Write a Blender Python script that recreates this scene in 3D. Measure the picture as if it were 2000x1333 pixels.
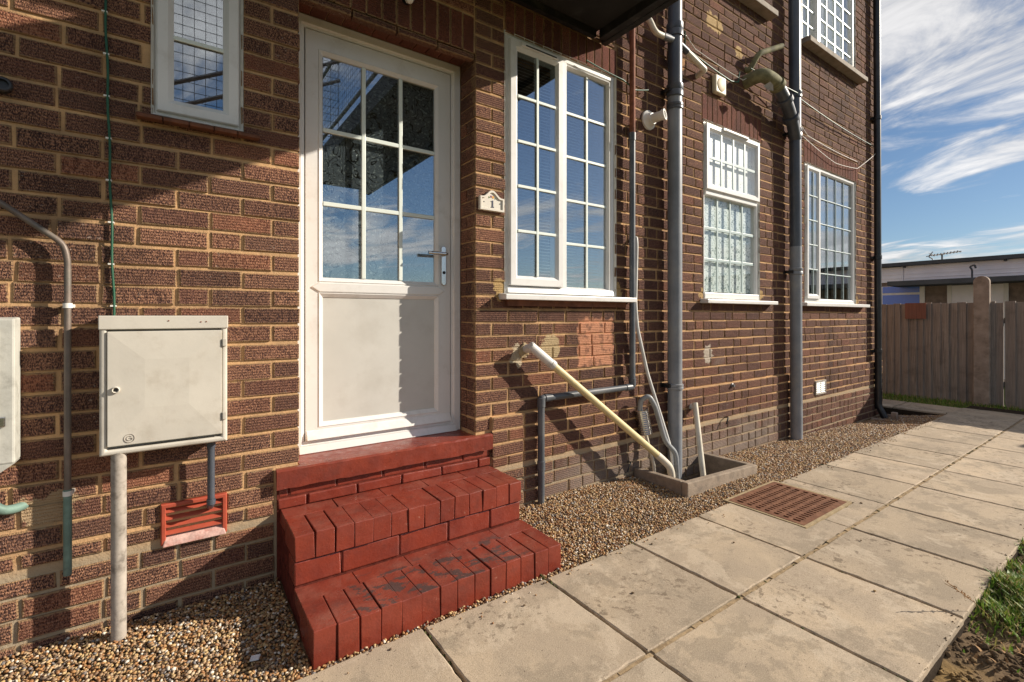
import bpy, math, random
import numpy as np
from mathutils import Vector, Matrix

random.seed(7); np.random.seed(7)
for o in list(bpy.data.objects): bpy.data.objects.remove(o)
SC = bpy.context.scene
COL = SC.collection
R = math.radians

# ------------------------------------------------------------------ camera, sky, sun, exposure
CAM_Y, CAM_Z, YAW = -2.41, 1.21, R(35.1)
cam = bpy.data.cameras.new('camera'); cam_o = bpy.data.objects.new('camera', cam); COL.objects.link(cam_o)
cam.sensor_width = 36.0; cam.lens = 36.0 * 928.0 / 2000.0
cam.shift_y = -0.02475; cam.clip_start = 0.02; cam.clip_end = 2000
cam_o.location = (0, CAM_Y, CAM_Z); cam_o.rotation_euler = (R(90), 0, -YAW)
SC.camera = cam_o

SUN_TRAVEL = Vector((-1.0, 0.52, -0.56)).normalized()
to_sun = -SUN_TRAVEL
sun_el = math.asin(to_sun.z); sun_az = math.atan2(to_sun.x, to_sun.y)
sun = bpy.data.lights.new('sun', 'SUN'); sun.energy = 5.0; sun.angle = R(0.5); sun.color = (1.0, 0.90, 0.76)
sun_o = bpy.data.objects.new('sun', sun); COL.objects.link(sun_o)
sun_o.rotation_euler = SUN_TRAVEL.to_track_quat('-Z', 'Y').to_euler(); sun_o.location = (12, -8, 9)

world = bpy.data.worlds.new('World'); SC.world = world; world.use_nodes = True
def build_world():
    nt = world.node_tree; N = nt.nodes; L = nt.links; N.clear()
    out = N.new('ShaderNodeOutputWorld')
    sky = N.new('ShaderNodeTexSky'); sky.sky_type = 'NISHITA'; sky.sun_disc = False
    sky.sun_elevation = sun_el; sky.sun_rotation = sun_az; sky.air_density = 1.0; sky.dust_density = 0.3; sky.ozone_density = 4.5
    bg = N.new('ShaderNodeBackground'); bg.inputs['Strength'].default_value = 0.060
    tc = N.new('ShaderNodeTexCoord'); sep = N.new('ShaderNodeSeparateXYZ'); L.new(tc.outputs['Generated'], sep.inputs[0])
    zc = N.new('ShaderNodeMath'); zc.operation = 'MAXIMUM'; L.new(sep.outputs['Z'], zc.inputs[0]); zc.inputs[1].default_value = 0.0
    za = N.new('ShaderNodeMath'); za.operation = 'ADD'; L.new(zc.outputs[0], za.inputs[0]); za.inputs[1].default_value = 0.10
    dx = N.new('ShaderNodeMath'); dx.operation = 'DIVIDE'; L.new(sep.outputs['X'], dx.inputs[0]); L.new(za.outputs[0], dx.inputs[1])
    dy = N.new('ShaderNodeMath'); dy.operation = 'DIVIDE'; L.new(sep.outputs['Y'], dy.inputs[0]); L.new(za.outputs[0], dy.inputs[1])
    cmb = N.new('ShaderNodeCombineXYZ'); L.new(dx.outputs[0], cmb.inputs[0]); L.new(dy.outputs[0], cmb.inputs[1])
    rot = N.new('ShaderNodeMapping'); rot.inputs['Rotation'].default_value = (0, 0, R(14)); L.new(cmb.outputs[0], rot.inputs['Vector'])
    strm = N.new('ShaderNodeMapping'); strm.inputs['Scale'].default_value = (1.0, 0.52, 1); strm.inputs['Location'].default_value = (8.8, 0.9, 0); L.new(rot.outputs[0], strm.inputs['Vector'])
    n1 = N.new('ShaderNodeTexNoise'); n1.inputs['Scale'].default_value = 0.62; n1.inputs['Detail'].default_value = 3; n1.inputs['Roughness'].default_value = 0.5; n1.inputs['Distortion'].default_value = 0.3
    L.new(strm.outputs[0], n1.inputs['Vector'])
    n2 = N.new('ShaderNodeTexNoise'); n2.inputs['Scale'].default_value = 3.1; n2.inputs['Detail'].default_value = 9; n2.inputs['Roughness'].default_value = 0.62; n2.inputs['Distortion'].default_value = 0.6
    L.new(strm.outputs[0], n2.inputs['Vector'])
    mx = N.new('ShaderNodeMath'); mx.operation = 'MULTIPLY_ADD'; L.new(n2.outputs['Fac'], mx.inputs[0]); mx.inputs[1].default_value = 0.62; L.new(n1.outputs['Fac'], mx.inputs[2])
    rmp = N.new('ShaderNodeMapRange'); rmp.interpolation_type = 'SMOOTHSTEP'; L.new(mx.outputs[0], rmp.inputs['Value'])
    rmp.inputs['From Min'].default_value = 0.77; rmp.inputs['From Max'].default_value = 0.95; rmp.inputs['To Max'].default_value = 0.92
    hz = N.new('ShaderNodeMapRange'); L.new(zc.outputs[0], hz.inputs['Value']); hz.inputs['From Max'].default_value = 0.05
    mk = N.new('ShaderNodeMath'); mk.operation = 'MULTIPLY'; L.new(rmp.outputs[0], mk.inputs[0]); L.new(hz.outputs[0], mk.inputs[1])
    cr = N.new('ShaderNodeMapRange'); L.new(n2.outputs['Fac'], cr.inputs['Value']); cr.inputs['From Min'].default_value = .3; cr.inputs['From Max'].default_value = .7; cr.inputs['To Min'].default_value = 6.0; cr.inputs['To Max'].default_value = 12.5
    cc = N.new('ShaderNodeVectorMath'); cc.operation = 'SCALE'; cc.inputs[0].default_value = (1.0, 0.985, 0.98); L.new(cr.outputs[0], cc.inputs['Scale'])
    mix = N.new('ShaderNodeMix'); mix.data_type = 'RGBA'; L.new(mk.outputs[0], mix.inputs['Factor']); L.new(sky.outputs[0], mix.inputs['A']); L.new(cc.outputs[0], mix.inputs['B'])
    L.new(mix.outputs['Result'], bg.inputs['Color']); L.new(bg.outputs[0], out.inputs['Surface'])
build_world()
SC.view_settings.view_transform = 'Standard'; SC.view_settings.look = 'None'
SC.view_settings.exposure = 0.50; SC.view_settings.gamma = 1.0; SC.view_settings.use_curve_mapping = False
SC.render.engine = 'CYCLES'; SC.cycles.max_bounces = 8; SC.cycles.transparent_max_bounces = 12
SC.cycles.caustics_reflective = False; SC.cycles.caustics_refractive = False

# ------------------------------------------------------------------ node helpers
class NT:
    def __init__(s, name):
        s.m = bpy.data.materials.new(name); s.m.use_nodes = True
        s.t = s.m.node_tree; s.t.nodes.clear()
        s.out = s.t.nodes.new('ShaderNodeOutputMaterial')
    def n(s, typ, **kw):
        x = s.t.nodes.new(typ)
        for k, v in kw.items():
            if k.startswith('i_'):
                key = k[2:].replace('_', ' ')
                s.set(x.inputs[key], v)
            else: setattr(x, k, v)
        return x
    def set(s, inp, v):
        if isinstance(v, bpy.types.NodeSocket): s.t.links.new(v, inp)
        elif isinstance(v, (tuple, list)) and len(v) == 3 and inp.type == 'RGBA': inp.default_value = (*v, 1)
        else: inp.default_value = v
    def math(s, op, a, b=None, c=None, clamp=False):
        x = s.n('ShaderNodeMath', operation=op, use_clamp=clamp); s.set(x.inputs[0], a)
        if b is not None: s.set(x.inputs[1], b)
        if c is not None: s.set(x.inputs[2], c)
        return x.outputs[0]
    def mix(s, f, a, b, blend='MIX'):
        x = s.n('ShaderNodeMix', data_type='RGBA', blend_type=blend); s.set(x.inputs['Factor'], f); s.set(x.inputs['A'], a); s.set(x.inputs['B'], b)
        return x.outputs['Result']
    def pos(s): return s.n('ShaderNodeNewGeometry').outputs['Position']
    def mapping(s, v, scale=(1,1,1), loc=(0,0,0), rot=(0,0,0)):
        x = s.n('ShaderNodeMapping'); s.set(x.inputs['Vector'], v); x.inputs['Scale'].default_value = scale; x.inputs['Location'].default_value = loc; x.inputs['Rotation'].default_value = rot
        return x.outputs[0]
    def noise(s, v, scale, detail=3, rough=.5, dist=0):
        x = s.n('ShaderNodeTexNoise'); s.set(x.inputs['Vector'], v); x.inputs['Scale'].default_value = scale; x.inputs['Detail'].default_value = detail; x.inputs['Roughness'].default_value = rough; x.inputs['Distortion'].default_value = dist
        return x.outputs['Fac']
    def rng(s, v, a, b, c=0., d=1., smooth=True):
        x = s.n('ShaderNodeMapRange', interpolation_type='SMOOTHSTEP' if smooth else 'LINEAR'); s.set(x.inputs['Value'], v)
        x.inputs['From Min'].default_value = a; x.inputs['From Max'].default_value = b; x.inputs['To Min'].default_value = c; x.inputs['To Max'].default_value = d
        return x.outputs['Result']
    def ramp(s, v, stops, const=False):
        x = s.n('ShaderNodeValToRGB'); s.set(x.inputs[0], v); e = x.color_ramp.elements
        if const: x.color_ramp.interpolation = 'CONSTANT'
        while len(e) < len(stops): e.new(0.5)
        for i, (p, c) in enumerate(stops): e[i].position = p; e[i].color = (*c, 1)
        return x.outputs['Color']
    def bump(s, h, strength=.3, dist=.01, normal=None):
        x = s.n('ShaderNodeBump'); x.inputs['Strength'].default_value = strength; x.inputs['Distance'].default_value = dist; s.set(x.inputs['Height'], h)
        if normal is not None: s.set(x.inputs['Normal'], normal)
        return x.outputs['Normal']
    def bsdf(s, color, rough=.6, spec=.4, metal=0., normal=None, **kw):
        x = s.n('ShaderNodeBsdfPrincipled'); s.set(x.inputs['Base Color'], color); s.set(x.inputs['Roughness'], rough); s.set(x.inputs['Specular IOR Level'], spec); s.set(x.inputs['Metallic'], metal)
        if normal is not None: s.set(x.inputs['Normal'], normal)
        for k, v in kw.items(): s.set(x.inputs[k.replace('_', ' ')], v)
        return x.outputs[0]
    def done(s, sh): s.t.links.new(sh, s.out.inputs['Surface']); return s.m
    def rand(s):
        a = s.n('ShaderNodeObjectInfo').outputs['Random']; b = s.n('ShaderNodeNewGeometry').outputs['Random Per Island']
        return s.math('FRACT', s.math('MULTIPLY_ADD', a, 7.31, b))

MAT = {}
def simple(name, col, rough=.5, spec=.4, metal=0., var=.12, vscale=9., bump=.08, bscale=60., dirt=None, dirt_amt=.4, dscale=5.):
    t = NT(name); p = t.pos(); n = t.noise(p, vscale, 4, .6)
    c = t.mix(t.rng(n, .3, .7), tuple(x * (1 - var) for x in col), tuple(min(1, x * (1 + var)) for x in col))
    if dirt: c = t.mix(t.math('MULTIPLY', t.rng(t.noise(p, dscale, 6, .65), .48, .72), dirt_amt), c, dirt)
    nb = t.bump(t.noise(p, bscale, 3, .6), bump, .004) if bump else None
    MAT[name] = t.done(t.bsdf(c, rough, spec, metal, nb)); return MAT[name]

def orange_mask(t, p, base, amt):
    # smear of orange filler rubbed over one square of the wall
    q = t.n('ShaderNodeSeparateXYZ'); t.set(q.inputs[0], p)
    nx = t.math('MULTIPLY_ADD', t.math('SUBTRACT', t.noise(p, 16, 4, .6), .5), .10, q.outputs['X']); nz = t.math('MULTIPLY_ADD', t.math('SUBTRACT', t.noise(t.mapping(p, (1,1,1), (4,0,7)), 16, 4, .6), .5), .10, q.outputs['Z'])
    f = t.math('MULTIPLY', t.math('MULTIPLY', t.rng(nx, 2.235, 2.26), t.rng(nx, 2.605, 2.58)), t.math('MULTIPLY', t.rng(nz, .845, .87), t.rng(nz, 1.20, 1.175)))
    f = t.math('MULTIPLY', f, t.rng(t.noise(p, 20, 5, .65), .34, .54, .25, 1.))
    return t.mix(t.math('MULTIPLY', f, amt), base, (.60, .285, .17))
DAUBS = [(2.0, 1.0, .085, .085, (.47, .36, .21)), (1.735, .965, .055, .07, (.50, .42, .30)), (3.79, .875, .07, .075, (.50, .43, .35)), (3.885, 3.80, .13, .075, (.54, .38, .19)), (4.285, 3.66, .06, .06, (.54, .38, .19)),
         (1.60, 1.375, .035, .07, (.46, .31, .14)), (2.645, 1.36, .03, .09, (.46, .31, .14)), (3.69, 1.40, .03, .05, (.46, .31, .14)), (4.68, 1.40, .035, .05, (.46, .31, .14)), (7.03, 1.40, .035, .06, (.46, .31, .14)), (-.40, .50, .10, .06, (.42, .30, .18)), (3.40, 3.30, .05, .06, (.50, .27, .12))]
def daubs(t, p, base, amt):
    # dabs of old filler and render left on the wall: ragged ellipses
    dn = t.n('ShaderNodeTexNoise'); t.set(dn.inputs['Vector'], p); dn.inputs['Scale'].default_value = 15; dn.inputs['Detail'].default_value = 5; dn.inputs['Roughness'].default_value = .65
    w = t.n('ShaderNodeVectorMath', operation='MULTIPLY_ADD'); t.set(w.inputs[0], dn.outputs['Color']); w.inputs[1].default_value = (.16, 0, .16); t.set(w.inputs[2], p)
    for (cx, cz, rx, rz, col) in DAUBS:
        m = t.mapping(w.outputs[0], (1/rx, 0, 1/rz), (-(cx+.08)/rx, 0, -(cz+.08)/rz))
        l = t.n('ShaderNodeVectorMath', operation='LENGTH'); t.set(l.inputs[0], m)
        base = t.mix(t.math('MULTIPLY', t.rng(l.outputs['Value'], 1.05, .9), amt), base, col)
    return base
def brick_mat(name, stops, speck, wash=True, spk=.45):
    t = NT(name); p = t.pos(); r = t.rand()
    base = t.ramp(r, stops)
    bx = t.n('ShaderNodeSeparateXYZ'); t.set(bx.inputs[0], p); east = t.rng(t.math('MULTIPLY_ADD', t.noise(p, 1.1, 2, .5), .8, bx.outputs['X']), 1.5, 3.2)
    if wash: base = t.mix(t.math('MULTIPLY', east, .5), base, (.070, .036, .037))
    big = t.noise(p, 5.0, 4, .6)
    base = t.mix(t.rng(big, .35, .7, 0, .5), base, (.055, .032, .028))
    mid = t.noise(t.mapping(p, (1, 1, 1), (3, 1, 2)), 38, 3, .6)
    base = t.mix(t.rng(mid, .45, .75, 0, .45), base, (.085, .045, .038))
    # rustic combed face: short vertical dashes in rows
    st = t.mapping(p, (1.0, .6, .42)); fine = t.noise(st, 330, 2, .55)
    row = t.n('ShaderNodeTexWave', wave_type='BANDS', bands_direction='Z', i_Scale=26.0, i_Distortion=2.5, i_Detail=2.0, i_Detail_Scale=6.0); t.set(row.inputs['Vector'], p)
    pat = t.math('MULTIPLY', t.rng(fine, .42, .62), t.math('MULTIPLY_ADD', row.outputs['Fac'], .5, .5))
    sm = t.math('MULTIPLY_ADD', t.rng(t.math('FRACT', t.math('MULTIPLY', r, 13.7)), 0, 1, -.3, .3, False), 1., spk); sm = t.math('MULTIPLY', sm, t.math('MULTIPLY_ADD', east, -.45, 1.))
    base = t.mix(t.math('MULTIPLY', pat, sm), base, speck)
    base = t.mix(t.math('MULTIPLY', t.rng(fine, .48, .36), .65), base, (.035, .02, .018))
    if wash:
        sx = t.n('ShaderNodeSeparateXYZ'); t.set(sx.inputs[0], p)
        nz = t.math('MULTIPLY_ADD', t.noise(p, 3.2, 4, .6), .5, sx.outputs['Z'])
        m = t.math('MULTIPLY', t.rng(nz, .62, .30), t.math('MULTIPLY', t.rng(sx.outputs['X'], 1.5, 2.4), t.rng(sx.outputs['X'], 5.3, 4.6)))
        base = t.mix(t.math('MULTIPLY', m, .62), base, (.30, .255, .215))
        h2 = t.math('MULTIPLY', t.rng(t.noise(p, 2.1, 5, .6), .60, .74), t.rng(sx.outputs['X'], 2.4, 3.4))
        base = t.mix(t.math('MULTIPLY', h2, .35), base, (.29, .25, .22))
    soot = t.rng(t.noise(t.mapping(p, (1, 1, .55), (2, 0, 5)), 1.5, 6, .65), .50, .72, 0, .6)
    base = t.mix(soot, base, (.030, .021, .019))
    salt = t.math('MULTIPLY', t.rng(t.noise(p, 60, 4, .7), .60, .68), t.rng(t.noise(t.mapping(p, (1, 1, 1), (8, 3, 1)), 2.3, 3, .5), .50, .66))
    base = t.mix(t.math('MULTIPLY', salt, .55), base, (.50, .40, .33))
    at = t.n('ShaderNodeAttribute'); at.attribute_name = 'edge'
    en = t.math('ADD', at.outputs['Fac'], t.math('MULTIPLY', t.math('SUBTRACT', t.noise(p, 55, 4, .7), .5), 1.5))
    em = t.rng(en, .78, .98)
    base = t.mix(t.math('MULTIPLY', em, t.math('MULTIPLY_ADD', east, -.35, .8)), base, t.mix(t.rng(big, .3, .7), (.40, .255, .13), (.28, .185, .105)))
    if wash: base = daubs(t, p, orange_mask(t, p, base, .85), .9)
    hgt = t.math('MULTIPLY_ADD', mid, .8, t.math('MULTIPLY_ADD', row.outputs['Fac'], .5, fine))
    n = t.bump(hgt, 1.0, .005)
    MAT[name] = t.done(t.bsdf(base, .9, .15, 0, n))
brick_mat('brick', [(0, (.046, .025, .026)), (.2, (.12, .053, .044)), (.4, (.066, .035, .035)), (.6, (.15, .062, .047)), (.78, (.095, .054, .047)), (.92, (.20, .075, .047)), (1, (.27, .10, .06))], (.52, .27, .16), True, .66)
brick_mat('lintel_brick', [(0, (.15, .052, .035)), (.4, (.21, .072, .045)), (.7, (.17, .06, .045)), (1, (.235, .095, .06))], (.30, .12, .08), False, .25)
def mortar_mat():
    t = NT('mortar'); p = t.pos(); n = t.noise(p, 7, 5, .6); f = t.noise(p, 170, 3, .6)
    c = t.mix(t.rng(n, .3, .7), (.67, .415, .21), (.48, .305, .165))
    c = t.mix(t.rng(t.noise(t.mapping(p, (1,1,1), (7,1,4)), 2.0, 5, .65), .52, .70, 0, .45), c, (.24, .165, .10))
    sx = t.n('ShaderNodeSeparateXYZ'); t.set(sx.inputs[0], p)
    low = t.rng(t.math('MULTIPLY_ADD', n, .1, sx.outputs['Z']), .40, .30)
    c = t.mix(low, c, (.36, .29, .20))
    c = t.mix(t.rng(f, .55, .75, 0, .6), c, (.20, .13, .08))
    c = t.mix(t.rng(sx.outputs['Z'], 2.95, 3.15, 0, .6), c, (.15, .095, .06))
    c = t.mix(t.rng(t.noise(t.mapping(p, (1, 1, .55), (2, 0, 5)), 1.5, 6, .65), .50, .72, 0, .5), c, (.10, .065, .045))
    c = daubs(t, p, orange_mask(t, p, c, .9), .95)
    MAT['mortar'] = t.done(t.bsdf(c, .95, .1, 0, t.bump(t.math('MULTIPLY_ADD', f, .4, t.noise(p, 45, 4, .6)), .7, .005)))
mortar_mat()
def red_paint():
    t = NT('red_paint'); p = t.pos(); r = t.rand()
    n = t.noise(p, 6, 5, .6); f = t.noise(p, 90, 4, .6)
    c = t.mix(t.rng(n, .3, .7), (.235, .041, .022), (.165, .030, .019))
    c = t.mix(t.math('MULTIPLY', r, .25), c, (.28, .052, .03))
    g = t.n('ShaderNodeNewGeometry'); sn = t.n('ShaderNodeSeparateXYZ'); t.set(sn.inputs[0], g.outputs['Normal']); up = t.rng(sn.outputs['Z'], .6, .9)
    dust = t.math('MULTIPLY', up, t.rng(t.noise(p, 11, 5, .65), .38, .75, 0, .5))
    c = t.mix(dust, c, (.26, .10, .072))
    sp = t.n('ShaderNodeSeparateXYZ'); t.set(sp.inputs[0], p)
    tread = t.math('MULTIPLY', t.rng(sp.outputs['Y'], -.36, -.44), t.math('MULTIPLY', t.rng(sp.outputs['X'], .44, .6), t.rng(sp.outputs['X'], 1.44, 1.25)))
    wear = t.math('MULTIPLY', t.math('MULTIPLY', tread, up), t.rng(t.noise(t.mapping(p, (1, 1.6, 1), (.4, 0, 0)), 11, 6, .66), .52, .57))
    c = t.mix(t.math('MULTIPLY', wear, .85), c, (.055, .045, .043))
    chip = t.rng(t.noise(t.mapping(p, (1, 1, 1), (5, 2, 1)), 46, 5, .7), .655, .69)
    c = t.mix(t.math('MULTIPLY', chip, .6), c, (.42, .20, .15))
    grm = t.rng(t.noise(t.mapping(p, (1,1,1), (1,6,3)), 9, 6, .68), .53, .66); c = t.mix(t.math('MULTIPLY', grm, .3), c, (.085, .026, .02))
    n = t.bump(t.math('MULTIPLY_ADD', f, .4, t.noise(p, 26, 4, .6)), .4, .006)
    MAT['red_paint'] = t.done(t.bsdf(c, t.rng(n_ := t.noise(p, 20, 3, .5), .3, .7, .26, .46), .5, 0, n))
red_paint()
simple('upvc', (.76, .75, .73), .32, .45, 0, .04, 4, .03, 40, (.42, .38, .32), .32, 8)
simple('upvc_panel', (.57, .56, .52), .42, .4, 0, .05, 3, .03, 60, (.40, .37, .32), .35, 4)
simple('glazing_bar', (.74, .80, .75), .4, .4, 0, .03, 5, 0)
simple('bar_grey', (.40, .49, .49), .4, .4, 0, .03, 5, 0)
simple('sealant', (.62, .60, .55), .6, .3, 0, .1, 20, .3, 50)
simple('grey_pipe', (.22, .235, .26), .42, .45, 0, .12, 6, .05, 40, (.32, .31, .29), .5, 5)
simple('grey_pipe_light', (.27, .285, .30), .45, .45, 0, .12, 5, .05, 40, (.16, .15, .14), .4, 6)
simple('slate_pipe', (.065, .075, .095), .35, .5, 0, .15, 6, .05, 40, (.14, .13, .12), .4, 7)
simple('waste_grey', (.085, .095, .11), .4, .5, 0, .15, 6, .05, 40, (.22, .21, .19), .45, 6)
simple('black_pipe', (.018, .019, .022), .35, .5, 0, .2, 8, .05, 40, (.07, .06, .055), .5, 6)
simple('rust_pipe', (.22, .08, .045), .75, .25, 0, .3, 18, .3, 80)
simple('cream_pipe', (.66, .56, .30), .45, .45, 0, .08, 7, .05, 50, (.42, .34, .20), .4, 9)
simple('pale_pipe', (.70, .64, .52), .45, .45, 0, .06, 7, .05, 50, (.40, .34, .25), .4, 10)
simple('white_pipe', (.66, .65, .62), .45, .4, 0, .06, 9, .05, 60, (.38, .35, .30), .5, 12)
simple('mossy_pipe', (.20, .185, .10), .8, .2, 0, .25, 18, .3, 90, (.09, .08, .06), .7, 12)
simple('copper', (.19, .150, .125), .5, .4, .25, .2, 14, .15, 80, (.15, .15, .13), .6, 8)
simple('verdigris', (.17, .26, .22), .6, .3, .2, .2, 14, .2, 80, (.10, .11, .10), .7, 10)
simple('steel', (.62, .62, .63), .22, .5, 1, .05, 9, .03, 60)
simple('chrome_hose', (.70, .70, .70), .2, .5, 1, .05, 9, .05, 60)
simple('box_plastic', (.58, .545, .475), .5, .35, 0, .06, 4, .06, 90, (.40, .35, .28), .5, 7)
simple('old_box', (.47, .465, .42), .65, .3, 0, .1, 9, .2, 60, (.22, .21, .18), .6, 13)
simple('conduit_grey', (.40, .355, .305), .75, .2, 0, .15, 11, .35, 40, (.13, .11, .09), .85, 19)
simple('green_cable', (.02, .10, .055), .5, .4, 0, .1, 9, 0)
simple('white_cable', (.62, .58, .52), .5, .4, 0, .1, 9, 0)
simple('clip_white', (.75, .73, .68), .5, .4, 0, .05, 9, 0)
simple('vent_red', (.40, .075, .04), .5, .4, 0, .1, 12, .1, 60, (.22, .05, .035), .4, 9)
simple('pink_cement', (.58, .38, .33), .9, .15, 0, .2, 30, .6, 70, (.40, .10, .07), .7, 22)
simple('vent_white', (.78, .77, .74), .4, .4, 0, .04, 8, .03, 60)
simple('vent_beige', (.62, .53, .37), .5, .4, 0, .05, 8, .03, 60)
simple('vent_beige_dark', (.42, .31, .15), .55, .3, 0, .08, 8, .05, 60)
simple('black', (.012, .012, .013), .5, .4, 0, .1, 9, 0)
simple('tile_sill', (.17, .07, .04), .8, .2, 0, .25, 16, .4, 60, (.07, .04, .03), .6, 9)
simple('stone_sill', (.36, .31, .26), .85, .2, 0, .12, 12, .3, 60, (.18, .15, .12), .6, 7)
simple('render_patch', (.40, .31, .19), .95, .1, 0, .15, 20, .8, 60, (.30, .22, .14), .5, 16)
simple('grey_patch', (.48, .41, .33), .95, .1, 0, .15, 20, .8, 60, (.30, .25, .2), .5, 16)
simple('yellow_patch', (.46, .30, .14), .95, .1, 0, .12, 20, .7, 60)
simple('concrete', (.30, .24, .185), .92, .15, 0, .15, 16, .7, 90, (.17, .14, .115), .6, 10)
simple('soffit', (.018, .015, .013), .75, .25, 0, .3, 4, .2, 30, (.10, .095, .09), .5, 2.2)
simple('fascia_dark', (.018, .016, .015), .6, .3, 0, .3, 6, .2, 40, (.09, .08, .07), .5, 8)
simple('galv', (.22, .22, .23), .5, .4, .6, .1, 9, .05, 60)
simple('room_dark', (.09, .085, .08), .9, .1, 0, .2, 2, 0)
simple('curtain', (.82, .82, .80), .9, .1, 0, .04, 3, 0)
simple('blind', (.36, .38, .38), .7, .2, 0, .04, 3, 0)
simple('soil', (.15, .105, .065), .98, .05, 0, .35, 9, 1.0, 55, (.42, .28, .12), .85, 3.0)
simple('ground_grass', (.075, .095, .030), .98, .05, 0, .35, .6, .6, 30, (.09, .07, .04), .6, 1.4)
simple('bed', (.16, .115, .07), .98, .05, 0, .3, 40, .8, 60, (.05, .04, .03), .6, 30)
simple('grime', (.045, .034, .025), .98, .05, 0, .3, 30, .8, 60, (.05, .04, .03), .6, 20)
simple('joint_sand', (.36, .265, .16), .95, .1, 0, .25, 25, .7, 90, (.16, .11, .07), .6, 14)
simple('red_grime', (.115, .026, .018), .95, .1, 0, .3, 30, .5, 60)
simple('roof_felt', (.085, .088, .095), .85, .2, 0, .15, 3, .2, 20)
simple('lilac_cladding', (.94, .91, .96), .6, .3, 0, .06, 2, .05, 20)
simple('bungalow_brick', (.26, .20, .165), .9, .15, 0, .25, 9, .4, 30, (.09, .07, .06), .6, 18)
simple('roof_tile', (.14, .06, .045), .85, .2, 0, .2, 5, .3, 30)
simple('post_concrete', (.38, .30, .245), .92, .12, 0, .15, 9, .5, 60, (.15, .11, .08), .5, 7)
simple('mesh_wire', (.10, .10, .10), .5, .4, .5, .1, 9, 0)
simple('plaque', (.72, .67, .58), .35, .5, 0, .04, 9, .03, 60)
simple('digit', (.03, .035, .08), .5, .4, 0, .1, 9, 0)
simple('flower_orange', (.75, .36, .03), .5, .4, 0, .1, 9, 0)
simple('flower_mauve', (.30, .11, .18), .5, .4, 0, .1, 9, 0)
simple('leaf_green', (.16, .26, .09), .6, .3, 0, .1, 9, 0)
simple('scrap_white', (.74, .76, .80), .5, .4, 0, .05, 9, 0)
simple('moss', (.075, .085, .03), .95, .1, 0, .4, 60, .6, 90, (.10, .075, .045), .7, 40)
simple('straw', (.42, .25, .12), .8, .2, 0, .2, 20, 0)

def slab_mat():
    t = NT('paving'); p = t.pos(); r = t.rand()
    v = t.n('ShaderNodeVectorMath', operation='ADD'); t.set(v.inputs[0], p); cb = t.n('ShaderNodeCombineXYZ'); t.set(cb.inputs[2], t.math('MULTIPLY', r, 9.)); t.set(v.inputs[1], cb.outputs[0]); q = v.outputs[0]
    big = t.noise(q, 2.2, 6, .62, .5); c = t.mix(t.rng(big, .36, .62), (.60, .475, .335), (.44, .355, .265))
    c = t.mix(t.rng(r, .05, .95, 0, .6, False), c, (.35, .285, .21))
    c = t.mix(t.math('MULTIPLY', t.rng(t.noise(q, 4.5, 8, .72, .3), .505, .575), .62), c, (.285, .235, .175))
    c = t.mix(t.math('MULTIPLY', t.rng(t.noise(t.mapping(q, (1,1,1), (3,8,1)), 3.4, 8, .72, .4), .53, .60), .5), c, (.60, .50, .38))
    blot = t.math('MULTIPLY', t.rng(t.noise(q, 27, 5, .65), .55, .61), t.rng(t.noise(q, 2.4, 3, .5), .47, .60)); c = t.mix(t.math('MULTIPLY', blot, .65), c, (.135, .10, .068))
    grit = t.noise(q, 260, 2, .6); c = t.mix(t.rng(grit, .52, .72, 0, .55), c, (.20, .155, .11)); c = t.mix(t.rng(grit, .46, .32, 0, .4), c, (.66, .55, .42))
    spk = t.rng(t.noise(t.mapping(q, (1, 1, 1), (9, 4, 2)), 95, 2, .5), .71, .75); c = t.mix(t.math('MULTIPLY', spk, .8), c, (.07, .05, .035))
    n = t.bump(t.math('MULTIPLY_ADD', grit, .5, t.noise(q, 14, 5, .6)), .4, .006)
    MAT['paving'] = t.done(t.bsdf(c, .9, .2, 0, n))
slab_mat()
def rust_mat():
    t = NT('rust_iron'); p = t.pos(); n = t.noise(p, 22, 6, .65)
    c = t.ramp(n, [(.25, (.10, .048, .030)), (.5, (.19, .085, .048)), (.7, (.26, .13, .075)), (.9, (.16, .10, .08))])
    MAT['rust_iron'] = t.done(t.bsdf(c, .85, .25, .1, t.bump(t.noise(p, 120, 4, .65), .5, .004)))
rust_mat()
def pebble_mat():
    t = NT('pebble'); p = t.pos(); r = t.n('ShaderNodeNewGeometry').outputs['Random Per Island']
    c = t.ramp(r, [(0, (.42, .22, .085)), (.13, (.36, .23, .125)), (.27, (.56, .42, .27)), (.38, (.33, .155, .06)), (.50, (.14, .095, .065)), (.60, (.50, .35, .17)), (.72, (.25, .15, .085)), (.80, (.60, .40, .18)), (.88, (.74, .68, .58)), (.94, (.20, .185, .18))], True)
    c = t.mix(t.rng(t.noise(p, 160, 3, .6), .4, .7, 0, .4), c, (.19, .12, .065))
    MAT['pebble'] = t.done(t.bsdf(c, .55, .4, 0, t.bump(t.noise(p, 260, 2, .5), .25, .002)))
pebble_mat()
def wood_mat(name, a, b):
    t = NT(name); p = t.pos(); r = t.rand()
    g = t.noise(t.mapping(p, (60, 60, 2.4)), 1, 5, .65, .6)
    c = t.mix(t.rng(g, .3, .72), a, b); c = t.mix(t.math('MULTIPLY', r, .5), c, (.33, .28, .25))
    c = t.mix(t.math('MULTIPLY', t.rng(t.noise(p, 5, 5, .6), .5, .75), .5), c, (.17, .145, .13))
    MAT[name] = t.done(t.bsdf(c, .9, .15, 0, t.bump(g, .5, .006)))
wood_mat('fence_wood', (.40, .345, .30), (.20, .172, .152)); wood_mat('fence_red', (.30, .13, .09), (.20, .09, .065))
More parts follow.
